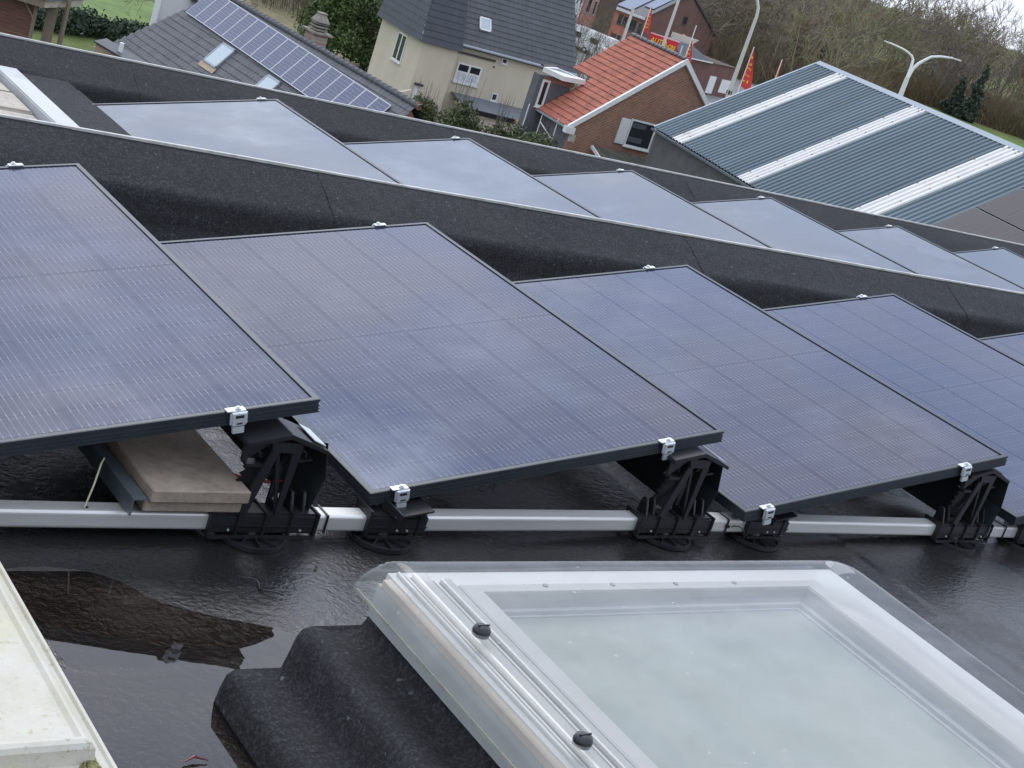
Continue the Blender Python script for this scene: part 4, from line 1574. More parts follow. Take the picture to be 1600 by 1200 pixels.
# side wing
MB().box(-2.45, -.1, -1.0, 5.5, 0, 5.15).build("wing_wall", M_cream, ch2)
MB().prism([(-2.45, 5.15), (-.1, 5.15), (-.1, 5.16), (-2.45, 5.42)], -1.0, -.99, 'y').build("wing_fascia", M_cream, ch2)
tile_roof(ch2, M_tile_slate, (-2.75, -1.25, 5.12), (1, 0, 0), (0, 1.6, 3.6), 2.75, 4.1, .42, .45, amp=.008, name="wing_tile_course", seed=8, skip=lambda s: (s * .16, 2.75))
tile_roof(ch2, M_tile_slate, (-2.75, 5.8, 5.12), (0, -1, 0), (.75, 0, 3.6), 7.0, 3.7, .42, .45, amp=.008, name="wing_tile_course", seed=9, skip=lambda s: (0, 7.0 - s * .4))
MB().prism([(-1.22, 5.15), (3.4, 5.15), (3.4, 8.7), (.35, 8.7)], -.03, .06, 'x').build("wing_gable", M_tile_slate, ch2)
window(ch2, 'x', 1.2, 2.6, 3.2, 4.9, -2.45, -1, mull=(.5,), fw=.1)
door = MB().box(-2.18, -1.82, -1.05, -1.004, .1, 2.55).build("door", M_white, ch2)
MB().box(-2.25, -1.75, -1.25, -1.004, 2.56, 2.68).build("door_canopy", M_tile_slate, ch2)
# lean-to with grey roof
MB().box(.95, 6.6, -2.35, -.02, 0, 2.08).build("leanto_wall", M_pinkwall, ch2)
MB().hexa([(.75, -2.6, 2.12), (6.75, -2.6, 2.12), (6.75, -.01, 2.42), (.75, -.01, 2.42)], [(.75, -2.6, 2.22), (6.75, -2.6, 2.22), (6.75, -.01, 2.52), (.75, -.01, 2.52)]).build("leanto_roof", M_felt_flat, ch2)
MB().box(.75, 4.1, -2.66, -2.602, 1.92, 2.20).build("leanto_fascia", M_rubber, ch2)
MB().box(4.11, 6.75, -2.66, -2.602, 2.04, 2.21).build("leanto_fascia", simple("raw_timber_fascia", (.42, .30, .13), .8), ch2)

# low cream garden wall left of the house
gw = MB()
gw.hexa([(-7.0, -3.1, 0), (-2.5, -1.4, 0), (-2.5, -1.15, 0), (-7.0, -2.85, 0)], [(-7.0, -3.1, .9), (-2.5, -1.4, 2.25), (-2.5, -1.15, 2.25), (-7.0, -2.85, .9)])
tag(gw.build("garden_wall", M_cream, None, loc=(52.434, 78.685, GZ), rot=(0, 0, -.121)), "sloping cream garden wall joining the left side of the cream house", "wall")

# ---- (3) red-tiled brick house
rh = thing("red_roof_house", "brick house with orange-red tiled roof, white verge boards and a shuttered window", "house", (48.645, 60.716, GZ), -.120)
HW, ZE, ZR = 5.171, 5.30, 9.735
MB().prism([(0.02, 0), (2 * HW - .02, 0), (2 * HW - .02, ZE), (HW, ZR - .08), (.02, ZE)], 0, .25, 'y').build("gable_wall", M_brick_red, rh)
MB().box(.02, .3, .25, 3.31, 0, ZE - .02).build("side_wall", M_greywall, rh)
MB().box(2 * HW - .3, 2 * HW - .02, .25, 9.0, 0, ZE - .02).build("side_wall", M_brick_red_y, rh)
SR = math.hypot(HW, ZR - ZE)
tile_roof(rh, M_tile_red, (-.30, -.05, ZE - .24), (0, 1, 0), (HW, 0, ZR - ZE), 5.5, SR + .36, .375, .25, amp=.03, lift=.05, seed=11, jit=.006, skip=lambda s: (0, 3.3) if s < 3.3 else (0, 5.5))
tile_roof(rh, M_tile_red, (2 * HW + .30, -.05, ZE - .24), (0, 1, 0), (-HW, 0, ZR - ZE), 5.5, SR + .36, .375, .25, amp=.03, lift=.05, seed=12, jit=.006)
a = -.05
while a < 5.3:
    put("ridge_tile", rt_me, None, rh, (HW, a, ZR + .03 + R_.uniform(-.008, .008)), (0, 0, math.pi / 2))
    a += .39
for s in (-1, 1):
    x0 = HW + s * (HW + .32)
    z0 = ZE - .26
    MB().hexa([(x0, -.16, z0 - .20), (HW, -.16, ZR - .20), (HW, -.02, ZR - .20), (x0, -.02, z0 - .20)], [(x0, -.16, z0 + .10), (HW, -.16, ZR + .10), (HW, -.02, ZR + .10), (x0, -.02, z0 + .10)]).build("verge_board", M_white, rh)
MB().box(-.42, .10, -.22, .12, ZE - .55, ZE - .22).build("gutter_box", M_white, rh)
MB().beam((-.36, .12, ZE - .30), (-.36, 3.3, ZE - .30), .12, .10).build("gutter", M_gutter, rh)
wr = window(rh, 'y', 3.22, 4.82, 4.80, 6.22, 0, -1, fw=.09)
M_blind = simple("grey_blind", (.07, .08, .09), .8)
for za, zb in ((5.05, 5.32), (5.80, 6.05)):
    MB().box(3.36, 4.2, -.030, -.022, za, zb).build("blind", M_blind, wr)
shu = MB().box(2.62, 3.18, -.08, -.012, 4.84, 6.16).build("shutter", M_white, rh)
for k in range(11):
    MB().beam((2.66, -.085, 4.92 + .112 * k), (3.14, -.085, 4.98 + .112 * k), .014, .03).build("slat", M_white, shu)
# red-brick patch lower, corner quoin
MB().box(-.03, .34, -.04, -.003, 4.35, 4.72).build("quoin", M_brass, rh)
# annex with flat white roof edge
ax_ = thing("grey_annex", "slate-grey annex with flat white roof edge and a tall narrow window", "house", (48.645, 60.716, GZ), -.120)
MB().box(-.76, 1.2, 3.32, 4.0, 0, 6.75).build("wall", M_greywall, ax_)
MB().box(-.5, 1.3, 3.29, 3.318, 6.5, 6.75).build("brick_band", M_brick_red, ax_)
MB().hexa([(-.8, 3.15, 6.96), (.3, 2.75, 6.80), (1.75, 3.0, 6.86), (.6, 4.4, 6.95)], [(-.8, 3.15, 7.20), (.3, 2.75, 7.04), (1.75, 3.0, 7.10), (.6, 4.4, 7.2)]).build("roof_slab", M_white, ax_)
MB().hexa([(-.55, 3.2, 7.0), (.35, 2.95, 6.9), (1.35, 3.1, 6.9), (.6, 4.0, 7.0)], [(-.55, 3.2, 7.20), (.35, 2.95, 7.075), (1.35, 3.1, 7.12), (.6, 4.0, 7.2)]).build("roof_felt", M_felt_flat, ax_)
for k in range(6):
    put("coping_tile", rt_me, None, ax_, (-.7 + .22 * k, 3.5 + .16 * k, 7.2), (0, 0, .6)).scale = (.6, .6, .6)
wn = window(ax_, 'y', -.52, -.06, 5.15, 6.93 - .35, 3.32, -1, fw=.11)
MB().tube([(-.9, 3.2, 0), (-.9, 3.2, 5.2)], .03, 6).build("downpipe", M_white, ax_)
# scaffold-like white pipes in front of the side wall
sp = thing("pipe_frame", "thin white pipe frame standing in front of the grey side wall", "pipe frame", (48.645, 60.716, GZ), -.120)
MB().tube([(-.35, 2.55, 3.2), (-.35, 2.55, 5.0)], .03, 6).build("post", M_white, sp)
MB().tube([(-.35, .9, 3.0), (-.35, .9, 5.2)], .03, 6).build("post", M_white, sp)
MB().tube([(-.35, 2.55, 4.55), (-.35, .9, 4.05)], .03, 6).build("crossbar", M_white, sp)
# mossy shed roof in front of the gable
sd = thing("mossy_shed", "low shed with mossy dark roof in front of the brick gable", "shed", (48.645, 60.716, GZ), -.120)
MB().box(1.5, 4.3, -2.6, -.1, 0, 3.55).build("wall", M_greywall, sd)
MB().hexa([(1.3, -2.9, 3.6), (4.5, -2.9, 3.6), (4.5, -.3, 4.35), (1.3, -.3, 4.35)], [(1.3, -2.9, 3.72), (4.5, -2.9, 3.72), (4.5, -.3, 4.47), (1.3, -.3, 4.47)]).build("roof", simple("mossy_roof", (.055, .055, .045), .95, 0, .4, 2.5, dirt=(.12, .12, .06), dirt_rng=(.5, .7), dirt_scale=3), sd)
MB().beam((1.25, -2.9, 3.66), (1.25, -.3, 4.42), .08, .16).build("verge_board", M_white, sd)
MB().beam((-.3, -2.4, 4.0), (1.2, -2.95, 3.6), .14, .14).build("fascia", M_white, sd)

# ---- (4) barn with profiled metal roof
bn = thing("metal_barn", "large barn with blue-grey corrugated roof and translucent roof strips", "barn", (49.31, 55.39, GZ), -1.787)
BR, BZE, BZR = 7.316, 6.87, 11.85
BS = math.hypot(BR, BZR - BZE)
M_corr = simple("blue_grey_sheet_metal", (0.092, 0.128, 0.150), 0.65, 0.0, 0.2, .35, spec=.3, dirt=(.10, .115, .11), dirt_rng=(.55, .8), dirt_scale=.8, stretch=(1.5, .25, .25))
M_corr_w = simple("translucent_roof_sheet", (0.60, 0.59, 0.565), 0.6, 0, 0.10, 1.2, dirt=(0.42, 0.36, 0.30), dirt_rng=(0.55, 0.8), dirt_scale=1.2)
eu_b = Vector((0, BR, BZR - BZE)) / BS
nb = Vector((0, -(BZR - BZE), BR)) / BS


def corr_sheet(name, a0, a1, mat, pitch=.30, h=.060, s0=-.15, s1=None, raise_=0.0):
    s1 = BS + .02 if s1 is None else s1
    vs, fs = [], []
    n_ = int(round((a1 - a0) / pitch))
    p_ = (a1 - a0) / n_
    xs_ = []
    for i in range(n_):
        for t_, hh in ((0, 0), (.42, 0), (.52, 1), (.86, 1)):
            xs_.append((a0 + (i + t_) * p_, hh * h))
    xs_.append((a1, 0))
    for x, hh in xs_:
        for s in (s0, s1):
            vs.append(Vector((x, 0, BZE)) + eu_b * s + nb * (hh + raise_))
    for i in range(len(xs_) - 1):
        fs.append((i * 2, i * 2 + 2, i * 2 + 3, i * 2 + 1))
    return MB().add(vs, fs).build(name, mat, bn)


edges = [-.07, 1.79, 2.71, 8.14, 9.12, 14.73, 15.87, 25.2]
for i in range(len(edges) - 1):
    a0, a1 = edges[i], edges[i + 1]
    if i % 2 == 0:
        # sheets about 1.05 m wide
        n_ = max(1, round((a1 - a0) / .97))
        for k in range(n_):
            corr_sheet("roof_sheet", a0 + (a1 - a0) * k / n_, a0 + (a1 - a0) * (k + 1) / n_, M_corr, raise_=.002 * (k % 2))
    else:
        corr_sheet("translucent_sheet", a0 - .05, a1 + .05, M_corr_w, raise_=.012)
rp_ = lambda a, s, o: Vector((a, 0, BZE)) + eu_b * s + nb * o
MB().hexa([rp_(-.1, BS - .22, .055), rp_(25.2, BS - .22, .055), rp_(25.2, BS + .05, .07), rp_(-.1, BS + .05, .07)], [rp_(-.1, BS - .22, .07), rp_(25.2, BS - .22, .07), rp_(25.2, BS + .05, .10), rp_(-.1, BS + .05, .10)]).build("ridge_cap", simple("ridge_flashing", (.19, .24, .29), .5, .0, .08), bn)
MB().hexa([rp_(-.15, -.15, .0), rp_(-.05, -.15, .0), rp_(-.05, BS + .05, .0), rp_(-.15, BS + .05, .0)], [rp_(-.15, -.15, .08), rp_(-.05, -.15, .08), rp_(-.05, BS + .05, .08), rp_(-.15, BS + .05, .08)]).build("verge_trim", simple("pale_verge_trim", (.27, .34, .39), .5, .0), bn)
MB().box(-.15, 25.2, -.26, -.13, BZE - .22, BZE - .13).build("gutter", simple("dark_gutter", (.09, .10, .11), .5), bn)
M_pebble = simple("dark_pebbledash", (0.085, 0.088, 0.085), 0.95, 0, 0.25, 1.2, 0.6, 14)
MB().box(-.05, 25.2, .0, .25, 0, BZE - .14).build("wall", M_pebble, bn)
MB().prism([(.25, 0), (BR * 2 - .25, 0), (BR * 2 - .25, BZE - .15), (BR, BZR - .15), (.25, BZE + .03)], .05, .3, 'x').build("gable_wall", M_pebble, bn)
MB().hexa([(-.15, BR + .02, BZR), (25.2, BR + .02, BZR), (25.2, BR * 2, BZE), (-.15, BR * 2, BZE)], [(-.15, BR + .02, BZR + .06), (25.2, BR + .02, BZR + .06), (25.2, BR * 2, BZE + .06), (-.15, BR * 2, BZE + .06)]).build("rear_roof", M_corr, bn)
scr = MB()
for a_ in (1.94, 2.55, 8.29, 8.95, 14.87, 15.69):
    for k in range(7):
        p_ = rp_(a_, .45 + 1.33 * k, .065)
        scr.tube([p_, p_ + nb * .02], .038, 6)
tag(scr.build("roof_screw", simple("dark_screw_washer", (.12, .11, .11), .6), bn), kind="stuff")
# dark solar panels on the barn, right
M_lam3 = glass_dark("black_module_barn", (0.030, 0.028, 0.034), 0.45)
M_lam3.node_tree.nodes["Principled BSDF"].inputs["Specular IOR Level"].default_value = 0.15
BM = Matrix.Translation((49.31, 55.39, GZ)) @ Matrix.Rotation(-1.787, 4, 'Z')
brot = Matrix.Rotation(math.atan2(BZR - BZE, BR), 4, 'X')
bp_f = MB().box(0, 1.465, 0, 1.94, -.03, 0).mesh("frame")
bp_f.materials.append(M_frame)
bp_l = MB().box(.02, 1.445, .02, 1.92, .0, .004).mesh("laminate")
bp_l.materials.append(M_lam3)
rows = ["top", "middle", "lowest"]
cols = ["left", "second", "third", "fourth"]
for r in range(3):
    for c in range(4):
        o = bpy.data.objects.new("barn_solar_panel", None)
        COL.objects.link(o)
        o.matrix_world = BM @ Matrix.Translation(rp_(18.46 + 1.487 * c, [4.68, 2.66, .67][r], .12)) @ brot
        tag(o, "black solar panel on the barn roof, %s row, %s column from the left" % (rows[r], cols[c]), "solar panel", "black solar panels on the barn")
        put("frame", bp_f, None, o)
        put("laminate", bp_l, None, o)

# ---- (5) street houses
SROT = .292
SO = (127.044, 151.666, GZ)
h1 = thing("brick_gable_house", "red-brick house with wide gable, dark roof and solar panels behind the street sign", "house", SO, SROT)
HW1, ZE1, ZR1, L1 = 8.466, 4.474, 8.541, 4.653
MB().prism([(0, 0), (2 * HW1, 0), (2 * HW1, ZE1), (HW1, ZR1), (0, ZE1)], 0, .3, 'y').build("gable_wall", M_brick_dull, h1)
M_front = simple("pinkish_front_brick", (.27, .15, .12), .9, 0, .15, 1)
MB().box(-.02, .3, .3, 2.35, 0, ZE1).build("front_wall", M_front, h1)
MB().box(-.02, .3, 2.36, L1, 0, ZE1 + .3).build("front_wall", M_coral, h1)
for s in (-1, 1):
    x0 = HW1 + s * (HW1 + .3)
    MB().hexa([(x0, -.2, ZE1 - .22), (HW1, -.2, ZR1 + .02), (HW1, L1, ZR1 + .02), (x0, L1, ZE1 - .22)], [(x0, -.2, ZE1 + .05), (HW1, -.2, ZR1 + .28), (HW1, L1, ZR1 + .28), (x0, L1, ZE1 + .05)]).build("roof", M_tile_slate, h1)
MB().box(-.5, -.3, -.2, L1 + .1, ZE1 - .3, ZE1 + .02).build("gutter", M_white, h1)
sl1 = Vector((HW1, 0, ZR1 - ZE1)).normalized()
for (ya, yb, sa, sb, lab) in ((2.3, 4.6, .3, 5.2, "large blue solar field on the left half of the brick house roof"), (.5, 1.9, 2.4, 7.0, "blue solar field on the right half of the brick house roof")):
    nn = Vector((-(ZR1 - ZE1), 0, HW1)).normalized()
    o_ = Vector((-.3, 0, ZE1)) + nn * .12
    m = MB()
    m.hexa([o_ + sl1 * sa + Vector((0, ya, 0)), o_ + sl1 * sb + Vector((0, ya, 0)), o_ + sl1 * sb + Vector((0, yb, 0)), o_ + sl1 * sa + Vector((0, yb, 0))],
           [o_ + nn * .06 + sl1 * sa + Vector((0, ya, 0)), o_ + nn * .06 + sl1 * sb + Vector((0, ya, 0)), o_ + nn * .06 + sl1 * sb + Vector((0, yb, 0)), o_ + nn * .06 + sl1 * sa + Vector((0, yb, 0))])
    tag(m.build("roof_solar_field", simple("pale_blue_module", (.16, .20, .28), .45, 0, .1, .4, spec=.12), None, loc=SO, rot=(0, 0, SROT)), lab, "solar panels")
window(h1, 'y', 8.42, 9.42, 4.80, 5.80, 0, -1, mat_f=M_tile_slate, fw=.08)
for (ya, yb, za, zb) in ((2.45, 3.05, 2.6, 3.75), (3.2, 3.85, 2.6, 3.85), (.92, 1.9, 2.4, 3.75), (.1, .55, 2.3, 3.6)):
    window(h1, 'x', ya, yb, za, zb, -.02, -1, mat_f=M_tile_grey, mull=(.5,), fw=.07)
MB().box(-.06, -.021, 3.3, 4.1, 0, 1.35).build("door", simple("maroon_door", (.12, .03, .03), .6), h1)
window(h1, 'x', 2.5, 3.15, .3, 1.45, -.02, -1, mat_f=M_gutter, fw=.06, sill=False)

h2 = thing("brown_gable_house", "tall narrow house with blank brown brick side wall on the street", "house", SO, SROT)
MB().box(-16.0, -12.55, -4.0, 6, 0, 8.5).build("wall", M_brick_brown, h2)
MB().box(-16.2, -12.4, -4.1, 6.1, 8.5, 8.7).build("roof", M_tile_slate, h2)
h3 = thing("pink_terraced_house", "pink painted brick terraced house with tall windows left of the brown wall", "house", SO, SROT)
MB().box(-18.7, -16.01, -3.9, 6, 0, 7.8).build("wall", M_pinkb, h3)
MB().box(-18.9, -16.0, -4.1, 6.1, 7.8, 8.0).build("roof", M_tile_slate, h3)
for (xa, xb, za, zb) in ((-18.2, -17.4, 3.9, 5.6), (-16.9, -16.35, 3.8, 5.4), (-18.35, -17.7, 1.5, 2.6), (-17.2, -16.6, .6, 2.45)):
    window(h3, 'y', xa, xb, za, zb, -3.9, -1, mat_f=M_gutter, fw=.07)
h4 = thing("white_terraced_house", "white terraced house with small dark windows at the street's far end", "house", SO, SROT)
MB().box(-22.5, -18.71, -3.7, 6, 0, 5.9).build("wall", M_white, h4)
MB().box(-22.7, -18.6, -3.95, 6.1, 5.9, 6.2).build("cornice", M_white, h4)
for (xa, za) in ((-19.4, 4.5), (-20.1, 4.5), (-19.5, 2.3), (-20.3, 2.3), (-21.2, 4.5), (-21.2, 2.3)):
    window(h4, 'y', xa, xa + .35, za, za + 1.15, -3.7, -1, fw=.05)
# low annex block right of the brick gable
h5 = thing("low_brick_annex", "low brick annex with two white doors and a small dark roof", "annex", SO, SROT)
MB().box(-22, -9.5, -20, -15, 0, 3.42).build("wall", M_brick_dull, h5)
MB().box(-22.1, -9.4, -20.1, -14.9, 3.42, 3.55).build("coping", M_brick_brown, h5)
MB().hexa([(-22, -20.3, 3.56), (-15.3, -20.3, 3.56), (-15.3, -15, 3.56), (-22, -15, 3.56)], [(-22, -18.5, 4.75), (-17.8, -18.5, 4.75), (-17.8, -16.5, 4.75), (-22, -16.5, 4.75)]).build("roof", M_tile_slate, h5)
MB().box(-21, -15.4, -20.36, -20.31, 3.50, 3.62).build("gutter", M_white, h5)
MB().box(-14.4, -13.0, -20.06, -20.004, .2, 2.14).build("door", M_white, h5)
MB().box(-11.72, -9.75, -20.06, -20.004, .5, 2.0).build("door", M_white, h5)
MB().box(-20.5, -18.4, -20.05, -20.004, 1.4, 2.7).build("window", M_darkglass, h5)
h6 = thing("cream_gable_shed", "cream gable wall with an orange tiled roof beside it", "shed", SO, SROT)
MB().prism([(-14.4, 3.0), (-16.2, 3.4), (-16.2, 5.2), (-10.7, 4.95)], -14.9, -14.6, 'y').build("wall", M_pinkwall, h6)
MB().hexa([(-14.3, -14.95, 3.4), (-10.6, -14.95, 3.35), (-8.4, -12.5, 4.5), (-10.6, -12.5, 4.95)], [(-14.3, -14.95, 3.5), (-10.6, -14.95, 3.5), (-8.4, -12.5, 4.6), (-10.6, -12.5, 5.05)]).build("roof", M_tile_red, h6)
MB().box(-10.8, -8.3, -14.8, -12.4, 0, 3.4).build("brick_wall", M_brick_dull, h6)

# ---- vehicles on the street
def van(label, loc, rot, L, W_, H, mat, cab=True, name="van"):
    root = thing(name, label, "van" if name == "van" else "caravan", loc, rot)
    b_ = MB()
    if cab:
        b_.prism([(0, .35), (L, .35), (L, 1.0), (L - .9, 1.15), (L - 1.5, H - .15), (L - 1.8, H), (.08, H), (0, H - .1)], -W_ / 2, W_ / 2, 'y')
    else:
        b_.prism([(.2, .4), (L - .2, .4), (L, 1.0), (L - .25, H), (.15, H), (0, 1.2)], -W_ / 2, W_ / 2, 'y')
    b_.build("body", mat, root, bev=.06)
    for s in (-1, 1):
        for xx in ((.9, L - 1.0) if cab else (L * .55,)):
            w_ = MB().tube([(xx, s * (W_ / 2 - .2), .34), (xx, s * (W_ / 2 + .02), .34)], .34, 16).build("wheel", M_rubber, root)
            MB().tube([(xx, s * (W_ / 2 + .021), .34), (xx, s * (W_ / 2 + .03), .34)], .19, 12).build("rim", M_galv, w_)
        g = MB()
        if cab:
            g.prism([(L - 2.3, 1.2), (L - 1.15, 1.2), (L - 1.6, H - .25), (L - 2.3, H - .25)], s * (W_ / 2 + .004), s * (W_ / 2 + .012), 'y')
        else:
            g.box(L * .18, L * .38, *sorted((s * (W_ / 2 + .004), s * (W_ / 2 + .014))), 1.3, 1.9)
            g.box(L * .62, L * .82, *sorted((s * (W_ / 2 + .004), s * (W_ / 2 + .014))), 1.3, 1.9)
        g.build("side_window", M_darkglass, root)
    if cab:
        MB().hexa([(L - .86, -W_ / 2 + .12, 1.18), (L - .86, W_ / 2 - .12, 1.18), (L - .84, W_ / 2 - .12, 1.20), (L - .84, -W_ / 2 + .12, 1.20)],
                  [(L - 1.46, -W_ / 2 + .2, H - .2), (L - 1.46, W_ / 2 - .2, H - .2), (L - 1.43, W_ / 2 - .2, H - .18), (L - 1.43, -W_ / 2 + .2, H - .18)]).build("windscreen", M_darkglass, root)
        for s in (-1, 1):
            MB().box(L - .02, L + .02, *sorted((s * W_ * .28, s * W_ * .44)), .7, .88).build("headlight", M_skyglass, root)
    else:
        for xx, zz in ((.45, .9), (.45, .65), (L - .7, 1.1), (L - .7, .8)):
            MB().box(xx, xx + .3, -W_ / 2 - .013, -W_ / 2 - .004, zz, zz + .16).build("vent_hatch", M_gutter, root)
    return root


M_vanwhite = simple("white_vehicle_paint", (.74, .74, .73), .3, 0, .04)
van("white boxy caravan parked behind the charcoal roof edge", (109.2, 141.5, GZ + .02), rad(-82), 6.4, 2.3, 2.5, M_vanwhite, False, "caravan")
van("white van parked in front of the caravan by the barrier", (104.6, 131.2, GZ + .02), rad(-55), 4.6, 1.85, 1.9, M_vanwhite)
def barrier(label, p, q):
    root = thing("street_barrier", label, "barrier", (p[0], p[1], GZ))
    d = Vector((q[0] - p[0], q[1] - p[1], 0))
    for k in range(4):
        t_ = d * (k / 3)
        MB().beam((t_.x, t_.y, 0), (t_.x, t_.y, 1.05), .08, .08, (1, 0, 0)).build("post", M_white, root)
    for z in (.55, 1.0):
        MB().beam((0, 0, z), (d.x, d.y, z), .06, .12).build("rail", M_white, root)


barrier("white street barrier beside the parked van", (103.2, 128.5), (109.5, 124.0))
van("silver car body partly hidden behind the barn gable, near the white doors", (92.5, 99.5, GZ + .02), rad(-20), 4.2, 1.75, 1.5, simple("silver_vehicle_paint", (.45, .47, .48), .3, .3, .05))
van("white car parked tight behind the barn verge", (88.0, 93.0, GZ + .02), rad(-25), 4.2, 1.75, 1.5, simple("white_car_paint", (.72, .70, .66), .3, 0, .05))

# ---- sign with lettering
sg = thing("shop_sign", "red roadside sign with yellow AUTO-cas lettering", "sign", (74.42, 87.71, -6.30), math.atan2(-1.27, 1.6))
MB().box(0, 2.15, -.06, .06, -.30, .52).build("board", simple("red_sign_face", (.55, .02, .035), .5, 0, .05), sg)
MB().box(-.01, 2.16, -.10, .10, .521, .60).build("top_edge", simple("faded_pink_edge", (.75, .30, .32), .5, 0, .05), sg)
for s in (.3, 1.8):
    MB().box(s - .05, s + .05, -.05, .05, -7.7, -.301).build("post", M_gutter, sg)


def lettering(txt, size, mat, parent, loc, rot, shear=0.0, ext=.01):
    cu_ = bpy.data.curves.new("lettering", 'FONT')
    cu_.body = txt
    cu_.size = size
    cu_.shear = shear
    cu_.extrude = ext
    cu_.offset = .012 * size
    o_ = bpy.data.objects.new("lettering_tmp", cu_)
    COL.objects.link(o_)
    dg = bpy.context.evaluated_depsgraph_get()
    me = bpy.data.meshes.new_from_object(o_.evaluated_get(dg))
    me.name = "lettering"
    bpy.data.objects.remove(o_)
    me.materials.clear()
    return put("lettering", me, mat, parent, loc, rot)


M_yellow = simple("yellow_lettering", (.85, .55, .02), .5, 0, .03)
for mt_, dx_, dy_, dz_ in ((M_rubber, .03, -.066, -.12), (M_yellow, 0, -.082, -.10)):
    lo_ = lettering("AUTO-cas", .62, mt_, sg, (.10 + dx_, dy_, dz_), (rad(90), 0, 0), .15)
    xs_l = [v_.co.x for v_ in lo_.data.vertices]
    k_l = 1.92 / (max(xs_l) - min(xs_l))
    for v_ in lo_.data.vertices:
        v_.co.x *= k_l


# ---- poles, lamps, flags
def pole(name, label, cat, x, y, z1, r0=.16, r1=.10, mat=None, z0=GZ):
    root = thing(name, label, cat, (x, y, z0))
    MB().tube([(0, 0, 0), (0, 0, (z1 - z0) * .5), (0, 0, z1 - z0)], [r0, (r0 + r1) / 2, r1], 10).build("pole", mat or M_polemat, root)
    return root


M_polemat = simple("pale_concrete_pole", (.52, .50, .46), .8, 0, .08)
pole("utility_pole", "pale concrete pole rising behind the left end of the red tiled roof", "pole", 71.8, 87.3, -4.3)
pole("utility_pole", "pale concrete pole in front of the red sign", "pole", 74.15, 85.7, -2.2)


def flag(label, x, y, zb, zt, wid, seed, pole_top=None):
    root = thing("banner_flag", label, "flag", (x, y, GZ), rad(-52))
    MB().tube([(0, 0, 0), (0, 0, zt - GZ + .15)], .035, 8).build("pole", M_white, root)
    n_ = 16
    vs, fs = [], []
    rng = random.Random(seed)
    for side in (0, 1):
        for i in range(n_ + 1):
            t_ = i / n_
            z = zb - GZ + (zt - zb) * t_
            wdt = wid * (1 - t_) ** .75 * (.75 + .25 * math.sin(3.1 * t_ + .6)) + .03
            for j in range(5):
                u = j / 4
                vs.append((.03 + wdt * u, .05 * math.sin(5 * t_ + 4 * u + seed) * u + (.008 if side else 0), z - .25 * u * (1 - t_)))
    m_ = (n_ + 1) * 5
    for side in (0, 1):
        for i in range(n_):
            for j in range(4):
                a_ = side * m_ + i * 5 + j
                fs.append((a_, a_ + 1, a_ + 6, a_ + 5))
    MB().add(vs, fs).build("cloth", M_flag, root, smooth=True)
    for i in range(5):
        t_ = .14 + .15 * i + rng.uniform(-.03, .03)
        z = zb - GZ + (zt - zb) * t_
        wdt = wid * (1 - t_) ** .75 * .8
        m = MB()
        for k in range(3):
            u0 = .12 + .24 * k + rng.uniform(-.06, .06)
            m.box(.03 + wdt * u0, .03 + wdt * (u0 + rng.uniform(.06, .16)), -.09, -.06, z + rng.uniform(-.05, .05), z + (zt - zb) * rng.uniform(.03, .07))
        tag(m.build("print_mark", M_yellow, root), kind="stuff")


M_flag = simple("red_orange_flag", (.52, .04, .035), .7, 0, .15, 1.5)
flag("small red banner flag in front of the brick house's front windows", 72.8, 86.7, -5.6, -3.9, .42, 1)
flag("short red banner flag at the apex of the red tiled roof", 75.3, 84.3, -7.0, -5.2, .55, 2)
flag("tall red banner flag with yellow print left of the barn ridge", 78.6, 81.5, -7.1, -4.4, .8, 3)
flag("thin furled red banner flag nearest the barn ridge end", 80.45, 80.3, -6.2, -4.6, .16, 4)
pole("flag_mast", "thin white mast with a small ball lamp between the flags", "mast", 74.9, 84.55, -5.75, .05, .04, M_white)
pole("flag_mast", "thin striped white mast above the short flag", "mast", 75.5, 84.55, -4.15, .05, .035, M_white)

lp = thing("street_lamp", "single-arm pale street lamp bending left at the top", "street lamp", (85.45, 89.5, GZ))
MB().tube([(0, 0, 0), (0, 0, 5.4), (0, 0, 10.6), (.0, .0, 11.4), (-.03, .1, 12.0), (-.18, .3, 12.5), (-.6, .75, 13.0), (-1.4, 1.7, 13.4)], [.22, .17, .14, .13, .12, .11, .09, .07], 10).build("pole", M_polemat, lp)
MB().box(-.06, .06, -.28, .28, -.06, .06).build("lamp_head", M_polemat, lp, loc=(-1.5, 1.85, 13.45), rot=(0, 0, .75))
MB().box(-.16, .16, -.16, .16, 5.2, 5.5).build("collar", M_rubber, lp)
d2 = thing("double_street_lamp", "double-arm white street lamp behind the barn ridge", "street lamp", (99.6, 85.4, GZ))
mk_ = lambda pts: [(p[0] - 99.6, p[1] - 85.4, p[2] - GZ) for p in pts]
MB().tube(mk_([(99.6, 85.4, GZ), (99.6, 85.4, -6), (99.62, 85.42, -3.6)]), [.26, .22, .19], 12).build("pole", M_white, d2)
MB().tube(mk_([(99.62, 85.42, -3.6), (99.80, 85.62, -2.68), (99.88, 85.78, -2.1), (99.78, 85.98, -1.85), (99.48, 86.27, -1.66), (99.15, 86.57, -1.56), (98.8, 86.91, -1.50), (98.25, 87.39, -1.44)]), [.15, .13, .11, .10, .09, .085, .08, .075], 10).build("arm", M_white, d2)
MB().tube(mk_([(99.62, 85.42, -3.6), (99.95, 85.52, -2.75), (100.25, 85.42, -2.25), (100.6, 85.28, -1.85), (101.02, 85.11, -1.44), (101.62, 84.72, -1.18), (102.4, 84.16, -1.0)]), [.16, .14, .13, .12, .11, .10, .09], 10).build("arm", M_white, d2)
MB().beam(mk_([(102.35, 84.2, -1.0)])[0], mk_([(102.98, 83.74, -.98)])[0], .20, .10).build("lamp_head", M_white, d2)
